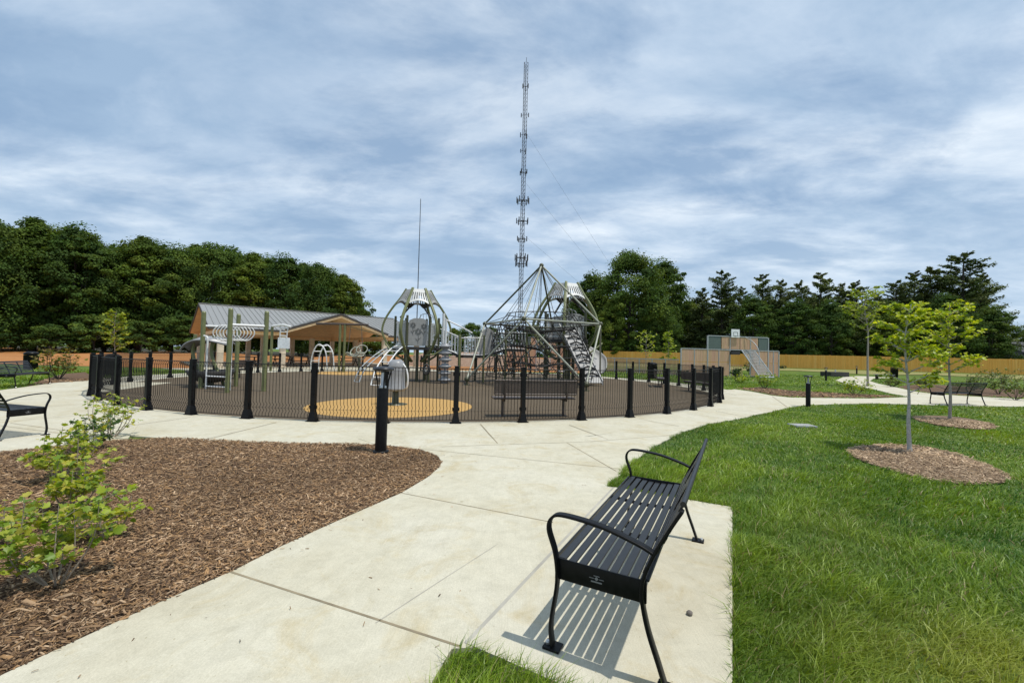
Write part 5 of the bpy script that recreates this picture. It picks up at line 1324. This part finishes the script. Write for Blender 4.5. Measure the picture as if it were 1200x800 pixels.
def twiggy(name, seed, label, cat, loc, stems, trunk_h, h, w, nleaf, lsize, cols, bark, trunk_r=.02, group=None, lobes=True, spread=.9, cr_low=None):
    g = np.random.default_rng(seed); t = thing(name, label, cat, loc, 0, group); b = MB(); tips = []
    bl = trunk_h if cr_low is None else cr_low
    if trunk_h > 0:
        wob = [Vector((g.normal(0, .012) * h, g.normal(0, .012) * h, 0)) for _ in range(4)]
        pts = [Vector((0, 0, -.03)), Vector((0, 0, trunk_h * .5)) + wob[0] * .4, Vector((0, 0, trunk_h)) + wob[1] * .6, Vector((0, 0, trunk_h + (h - trunk_h) * .55)) + wob[2], Vector((0, 0, h * .97)) + wob[3]]
        pts = catmull(pts, 5); m = len(pts)
        b.tube(pts, [trunk_r * (1.25 if i == 0 else 1 - .85 * i / (m - 1)) for i in range(m)], 8)
        for i in range(stems):
            v = (i + g.uniform(0, 1)) / stems; z = bl + (h * .93 - bl) * v; c0 = min(pts, key=lambda p: abs(p.z - z)); a = i * 2.4 + g.normal(0, .4)
            ln = w / 2 * (1 - .75 * abs(v - .35) ** 1.2 * 1.1) * g.uniform(.7, 1.12)
            mid_ = c0 + Vector((math.cos(a) * ln * .5, math.sin(a) * ln * .5, ln * .30)); e = c0 + Vector((math.cos(a + .15) * ln, math.sin(a + .15) * ln, ln * g.uniform(.35, .75)))
            pth = catmull([c0, mid_, e], 5); b.tube(pth, [trunk_r * .38 * (1 - .8 * k / (len(pth) - 1)) for k in range(len(pth))], 5); tips.append(pth)
            for j in range(3):
                s0 = pth[int(len(pth) * g.uniform(.35, .8))]; a2 = a + g.normal(0, .8); l2 = ln * g.uniform(.3, .5); e2 = s0 + Vector((math.cos(a2) * l2, math.sin(a2) * l2, l2 * g.uniform(.0, .7)))
                q_ = [s0, s0.lerp(e2, .5) + Vector((0, 0, .04 * l2)), e2]; b.tube(q_, [trunk_r * .16, trunk_r * .12, trunk_r * .05], 4, False); tips.append(catmull(q_, 3))
    else:
        for i in range(stems):
            a = 2 * math.pi * i / stems + g.normal(0, .4); ln = h * g.uniform(.65, 1.08); o_ = w / 2 * g.uniform(.25, 1.0) * spread
            p0 = Vector((math.cos(a) * .03, math.sin(a) * .03, -.02)); e = Vector((math.cos(a) * o_, math.sin(a) * o_, ln)); pm_ = p0.lerp(e, .45) + Vector((math.cos(a), math.sin(a), 0)) * (.12 * w)
            pth = catmull([p0, pm_, e], 6); b.tube(pth, [trunk_r * (1 - .8 * k / (len(pth) - 1)) for k in range(len(pth))], 6); tips.append(pth[4:])
            for j in range(4):
                s0 = pth[int(len(pth) * g.uniform(.35, .85))]; a2 = g.uniform(0, 6.28); l2 = w * g.uniform(.15, .32); e2 = s0 + Vector((math.cos(a2) * l2, math.sin(a2) * l2, l2 * g.uniform(.1, .9)))
                q_ = [s0, s0.lerp(e2, .5), e2]; b.tube(q_, [trunk_r * .4, trunk_r * .3, trunk_r * .12], 4, False); tips.append(catmull(q_, 4))
    b.build('trunk' if trunk_h > 0 else 'stems', bark, t)
    P_ = np.zeros((nleaf, 3)); Tn = np.zeros((nleaf, 3))
    for i in range(nleaf):
        pth = tips[g.integers(0, len(tips))]; f_ = (1 - g.uniform(0, 1) ** 1.6) * (len(pth) - 1); k = min(len(pth) - 2, int(f_)); p = pth[k].lerp(pth[k + 1], f_ - k); d = (pth[k + 1] - pth[k]).normalized()
        P_[i] = p; Tn[i] = d
    off = g.normal(size=(nleaf, 3)); off[:, 2] *= .5; P_ += off * lsize * .35
    tg = unit(Tn * .5 + g.normal(size=(nleaf, 3)) * .8 + np.array([0, 0, -.1])); nr = unit(np.array([0, 0, 1.0]) + g.normal(size=(nleaf, 3)) * .5)
    V, T, m = lobed_leaves(P_, nr, tg, lsize * (.38 + .85 * g.uniform(0, 1, nleaf) ** 1.1), lobes)
    hgt = np.clip((P_[:, 2] - bl) / max(.1, h - bl), 0, 1)
    c = np.array(cols)[g.integers(0, len(cols), nleaf)] * g.uniform(.75, 1.2, (nleaf, 1))
    big_mesh('leaves', V, None, T, np.repeat(c, m, 0), 'young_leaf', t)
    return t
lime = [(0.421, 0.497, 0.028), (0.519, 0.566, 0.033), (0.323, 0.428, 0.028), (0.604, 0.621, 0.05), (0.238, 0.359, 0.022)]
lime2 = [(0.265, 0.361, 0.03), (0.344, 0.425, 0.035), (0.198, 0.297, 0.025), (0.409, 0.463, 0.04)]
fresh = [(0.237, 0.336, 0.03), (0.338, 0.414, 0.04), (0.163, 0.269, 0.025), (0.413, 0.459, 0.055), (0.5, 0.47, 0.08)]
x, y = G(1066, 530)
twiggy('young_tree', 41, 'slim young tree with yellow green leaves in the nearest mulch ring', 'tree', (x, y, .03), 26, 1.0, 2.62, 1.0, 2500, .066, lime, 'bark_white', .034, 'young trees on the lawn', True, .9, 1.05)
x, y = G(1113, 492)
twiggy('young_tree', 42, 'taller young tree in the second mulch ring, in front of the far bench', 'tree', (x, y, .03), 30, 1.3, 3.3, 1.55, 2500, .082, lime, 'bark_pale', .04, 'young trees on the lawn', True, .9, 1.25)
x, y = G(1017, 453)
twiggy('young_tree', 43, 'young tree on a long bare grey stem beside the bend of the far path', 'tree', (x, y, 0), 24, 3.6, 6.6, 2.6, 1300, .15, lime2, 'bark_pale', .07, 'young trees on the lawn', True, .9, 3.5)
q = P(783, 420, 50); twiggy('young_tree', 44, 'narrow bright green young tree in front of the timber fence, left of the court wall', 'tree', (q.x, 50, 0), 22, 1.2, 5.0, 1.7, 520, .24, lime2, 'bark_pale', .05, 'young trees on the lawn', True, .9, 1.1)
q = P(757, 420, 52); twiggy('young_tree', 45, 'sparse young tree in front of the timber fence, left of the narrow bright one', 'tree', (q.x, 52, 0), 20, 1.6, 4.8, 2.8, 300, .22, lime2, 'bark_pale', .05, 'young trees on the lawn', True, .9, 1.5)
q = P(135, 400, 44); twiggy('young_tree', 46, 'pale green young tree on the clay in front of the left wood', 'tree', (q.x, 44, 0), 24, .9, 5.2, 2.6, 700, .24, lime2, 'bark_pale', .06, 'young trees on the lawn', True, .9, .8)
GS = 'leafy shrubs in the left mulch bed'
def shrub(px, py, seed, label, stems, h, w, nl, ls, cols=fresh, group=GS, bark='stem_grey', r=.011, lobes=True):
    x, y = G(px, py); return twiggy('shrub', seed, label, 'shrub', (x, y, .03), stems, 0, h, w, nl, ls, cols, bark, r, group, lobes)
shrub(66, 688, 51, 'nearest bright green lobed leaf shrub with pale stems in the left mulch bed', 8, .62, .56, 560, .054, r=.0065)
shrub(84, 604, 52, 'green shrub directly behind the nearest one in the left mulch bed', 8, .58, .56, 540, .058, r=.007)
shrub(78, 562, 53, 'broad green shrub third back in the left mulch bed, below the armrest', 9, .54, .68, 620, .058, r=.007)
shrub(103, 530, 54, 'small dark green shrub beside the open stemmed shrub at the edge of the left bed', 7, .46, .6, 380, .058, [(.06, .12, .02), (.09, .16, .025), (.05, .10, .018)])
shrub(131, 514, 55, 'open grey stemmed shrub at the back edge of the left mulch bed', 9, .66, .85, 500, .056, r=.008)
shrub(-8, 640, 56, 'low yellowish shrub cut by the left edge of the photo, in the mulch bed', 6, .28, .5, 200, .06)
shrub(122, 632, 57, 'small low sprout of green leaves right of the near shrubs in the mulch bed', 5, .36, .45, 170, .062)
shrub(69, 445, 58, 'orange tinged shrub in the far left mulch bed beside the fence', 12, 1.35, 1.5, 520, .12, [(.15, .17, .03), (.20, .19, .035), (.10, .13, .025), (.24, .16, .04)], 'far shrubs', 'bark_dark', .014)
for i, (px, py, h, w_) in enumerate([(802, 444, .6, .7), (862, 443.5, .8, .9), (880, 440, 1.3, 1.2), (888, 437.5, 1.0, 1.3), (897, 437, 1.0, 1.4), (906, 436.5, 1.1, 1.5), (915, 436, 1.0, 1.5), (924, 435.5, 1.2, 1.6)]):
    shrub(px, py, 60 + i, ['small green shrub seen past the right end of the fence', 'small yellow green shrub by the goal opening', 'taller dark shrub in front of the goal mesh', 'dark shrub just right of the goal mesh', 'third dark shrub right of the goal mesh', 'fourth dark shrub in the row below the court wall', 'fifth dark shrub in the row, by the end of the court wall', 'last and tallest dark shrub of the row below the timber fence'][i], 9, h, w_, 260, .17, [(.035, .075, .02), (.05, .095, .025), (.03, .06, .018)], 'dark shrubs below the court wall', 'bark_dark', .02)
far = [(896, 455.5, .8, 1.0, 'lone yellow green plant in the mulch strip beside the side walk'), (1002, 463, .7, 1.6, 'spreading pale plant at the right part of the mulch strip'), (868, 449, .5, 1.0, 'low plant on the lawn right of the fence end'),
       (1190, 469, .95, 1.3, 'bushy green plant at the right edge beside the far bench'), (1170, 462, 1.1, .9, 'twiggy reddish plant right of the far bench'), (1080, 455, .6, 1.0, 'low plant in the back bed left of the far bench'), (1045, 453.5, .5, .9, 'low plant where the two far paths part'), (1140, 458, 1.1, 1.2, 'loose plant in the back bed right behind the far bench'), (1155, 450, 1.3, 2.0, 'wide plant on the lawn behind the back bed'), (1182, 452, 1.4, 2.2, 'wide plant near the right edge on the far lawn')]
for i, (px, py, h, w_, lab) in enumerate(far): shrub(px, py, 80 + i, lab, 9, h, w_, 240, .11, lime2 if i in (0, 1, 2) else [(.08, .13, .025), (.11, .16, .03), (.12, .12, .04)], 'plants in the beds beyond the walks', 'bark_dark', .012)

# ------------------------------------------------------------------ small things
x, y = G(808, 726); pe = MB(); pe.ball((0, 0, .012), .019, 7, 5, .75); o = pe.build('pebble', 'pebble'); o.location = (x, y, .0285); tag(o, 'small brown pebble lying on the bench pad', 'pebble')
x, y = G(940, 500); cv = thing('utility_cover', 'flat grey utility cover set in the lawn right of the walk', 'cover', (x, y, 0))
b = MB(); b.box(0, 0, .03, .42, .3, .05); b.build('lid', 'grey_panel', cv, .008); b = MB(); b.box(0, 0, .03, .48, .36, .04); b.build('frame', 'galvanised', cv)
q = P(978, 420, 45); pl = thing('stone_planter', 'low dark stone planter on the far lawn between two bollards', 'planter', (q.x, 45, fence_rise(q.x, 45)), R(8))
b = MB()
for sx_, sy_, wx, wy in ((0, -.55, 2.2, .2), (0, .55, 2.2, .2), (-1.0, 0, .2, .9), (1.0, 0, .2, .9)): b.box(sx_, sy_, .25, wx, wy, .5)
b.build('wall', 'dark_deck', pl, .02); b = MB(); b.box(0, 0, .2, 1.8, .9, .4); b.build('soil', 'mulch_base', pl); b = MB(); b.tube([(.1, 0, .4), (.1, 0, .75)], .06, 8); b.build('spout', 'light_panel', pl)
q = P(1036, 440, 40); fbn = thing('backless_bench', 'small backless grey bench far off beside the bend of the path', 'bench', (q.x, 40, .02), R(-10))
b = MB(); b.box(0, 0, .45, 1.6, .4, .05); b.build('seat', 'grey_panel', fbn)
for x in (-.6, .6): b = MB(); b.box(x, 0, .21, .07, .36, .42); b.build('leg', 'black_metal', fbn)

# ------------------------------------------------------------------ sky, sun, camera
SUN = Vector((.331, -.120, .936)).normalized(); EL = math.asin(SUN.z)
wd = bpy.data.worlds.new('World'); scene.world = wd; wd.use_nodes = True; nt = wd.node_tree; nt.nodes.clear()
out = N(nt, 'ShaderNodeOutputWorld'); bg = N(nt, 'ShaderNodeBackground'); bg.inputs[1].default_value = 0.1
sky = N(nt, 'ShaderNodeTexSky'); sky.sky_type = 'NISHITA'; sky.sun_disc = False; sky.sun_elevation = EL; sky.sun_rotation = math.atan2(SUN.x, SUN.y); sky.air_density = 1.0; sky.dust_density = 1.2; sky.ozone_density = 1.0
tc = N(nt, 'ShaderNodeTexCoord'); sep = N(nt, 'ShaderNodeSeparateXYZ'); L(nt, tc.outputs['Generated'], sep.inputs[0])
mx_ = N(nt, 'ShaderNodeMath', operation='MAXIMUM'); L(nt, sep.outputs[2], mx_.inputs[0]); mx_.inputs[1].default_value = 0.0
ad = N(nt, 'ShaderNodeMath', operation='ADD'); L(nt, mx_.outputs[0], ad.inputs[0]); ad.inputs[1].default_value = 0.17
dv = []
for k in (0, 1):
    d = N(nt, 'ShaderNodeMath', operation='DIVIDE'); L(nt, sep.outputs[k], d.inputs[0]); L(nt, ad.outputs[0], d.inputs[1]); dv.append(d.outputs[0])
cb_ = N(nt, 'ShaderNodeCombineXYZ'); L(nt, dv[0], cb_.inputs[0]); L(nt, dv[1], cb_.inputs[1])
mp = N(nt, 'ShaderNodeMapping'); L(nt, cb_.outputs[0], mp.inputs[0]); mp.inputs['Rotation'].default_value = (0, 0, R(40)); mp.inputs['Scale'].default_value = (.75, 1.25, 1); mp.inputs['Location'].default_value = (3.1, 1.7, 0)
n1 = noise(nt, 1.9, 11, .60, mp.outputs[0], .22)
n2 = noise(nt, .55, 5, .5, mp.outputs[0], .3)
mask = ramp(nt, n1, [(.38, (0.15, 0.15, 0.15)), (.56, (1, 1, 1))])
den = ramp(nt, n2, [(.30, (.55, .55, .55)), (.58, (1, 1, 1))])
cover = mixc(nt, 1.0, mask, den, 'MULTIPLY')
shade = ramp(nt, noise(nt, 1.6, 11, .60, mp.outputs[0], .3), [(.36, (4.0, 5.5, 7.4)), (.50, (6.0, 7.3, 8.9)), (.66, (8.8, 9.7, 10.6))])
skyc = mixc(nt, 1.0, sky.outputs[0], (.92, .96, .98), 'MULTIPLY')
haze = mixc(nt, .75, skyc, (3.2, 4.8, 7.0))
low_ = N(nt, 'ShaderNodeMapRange'); L(nt, sep.outputs[2], low_.inputs[0]); low_.inputs[1].default_value = 0.0; low_.inputs[2].default_value = .30; low_.inputs[3].default_value = .55; low_.inputs[4].default_value = 0.0
fin = mixc(nt, low_.outputs[0], mixc(nt, cover, haze, shade), (5.9, 7.5, 9.1))
L(nt, fin, bg.inputs[0]); L(nt, bg.outputs[0], out.inputs[0])

sl_ = bpy.data.lights.new('sun', 'SUN'); sl_.energy = 3.6; sl_.angle = R(.53); sl_.color = (1.0, .955, .88)
so = bpy.data.objects.new('sun', sl_); COL.objects.link(so); so.rotation_euler = (-SUN).to_track_quat('-Z', 'Y').to_euler(); so.location = (20, -10, 60)

cam = bpy.data.cameras.new('camera'); co_ = bpy.data.objects.new('camera', cam); COL.objects.link(co_)
cam.sensor_fit = 'HORIZONTAL'; cam.sensor_width = 36; cam.lens = 36 * FPX / 1200; cam.clip_start = .05; cam.clip_end = 4000
Rt = Vector((1, 0, 0)); Up = Vector((0, -_sp, _cp)); Fw = Vector((0, _cp, _sp))
xr = Rt * _c + Up * _s; yu = Rt * -_s + Up * _c
M = Matrix((xr, yu, -Fw)).transposed().to_4x4(); M.translation = Vector((0, 0, EYE)); co_.matrix_world = M
scene.camera = co_
vs_ = scene.view_settings; vs_.view_transform = 'Standard'; vs_.look = 'None'; vs_.exposure = 0.0; vs_.gamma = 1.0; vs_.use_curve_mapping = False
scene.render.resolution_x = 1024; scene.render.resolution_y = 682
scene.cycles.max_bounces = 6; scene.cycles.transparent_max_bounces = 6
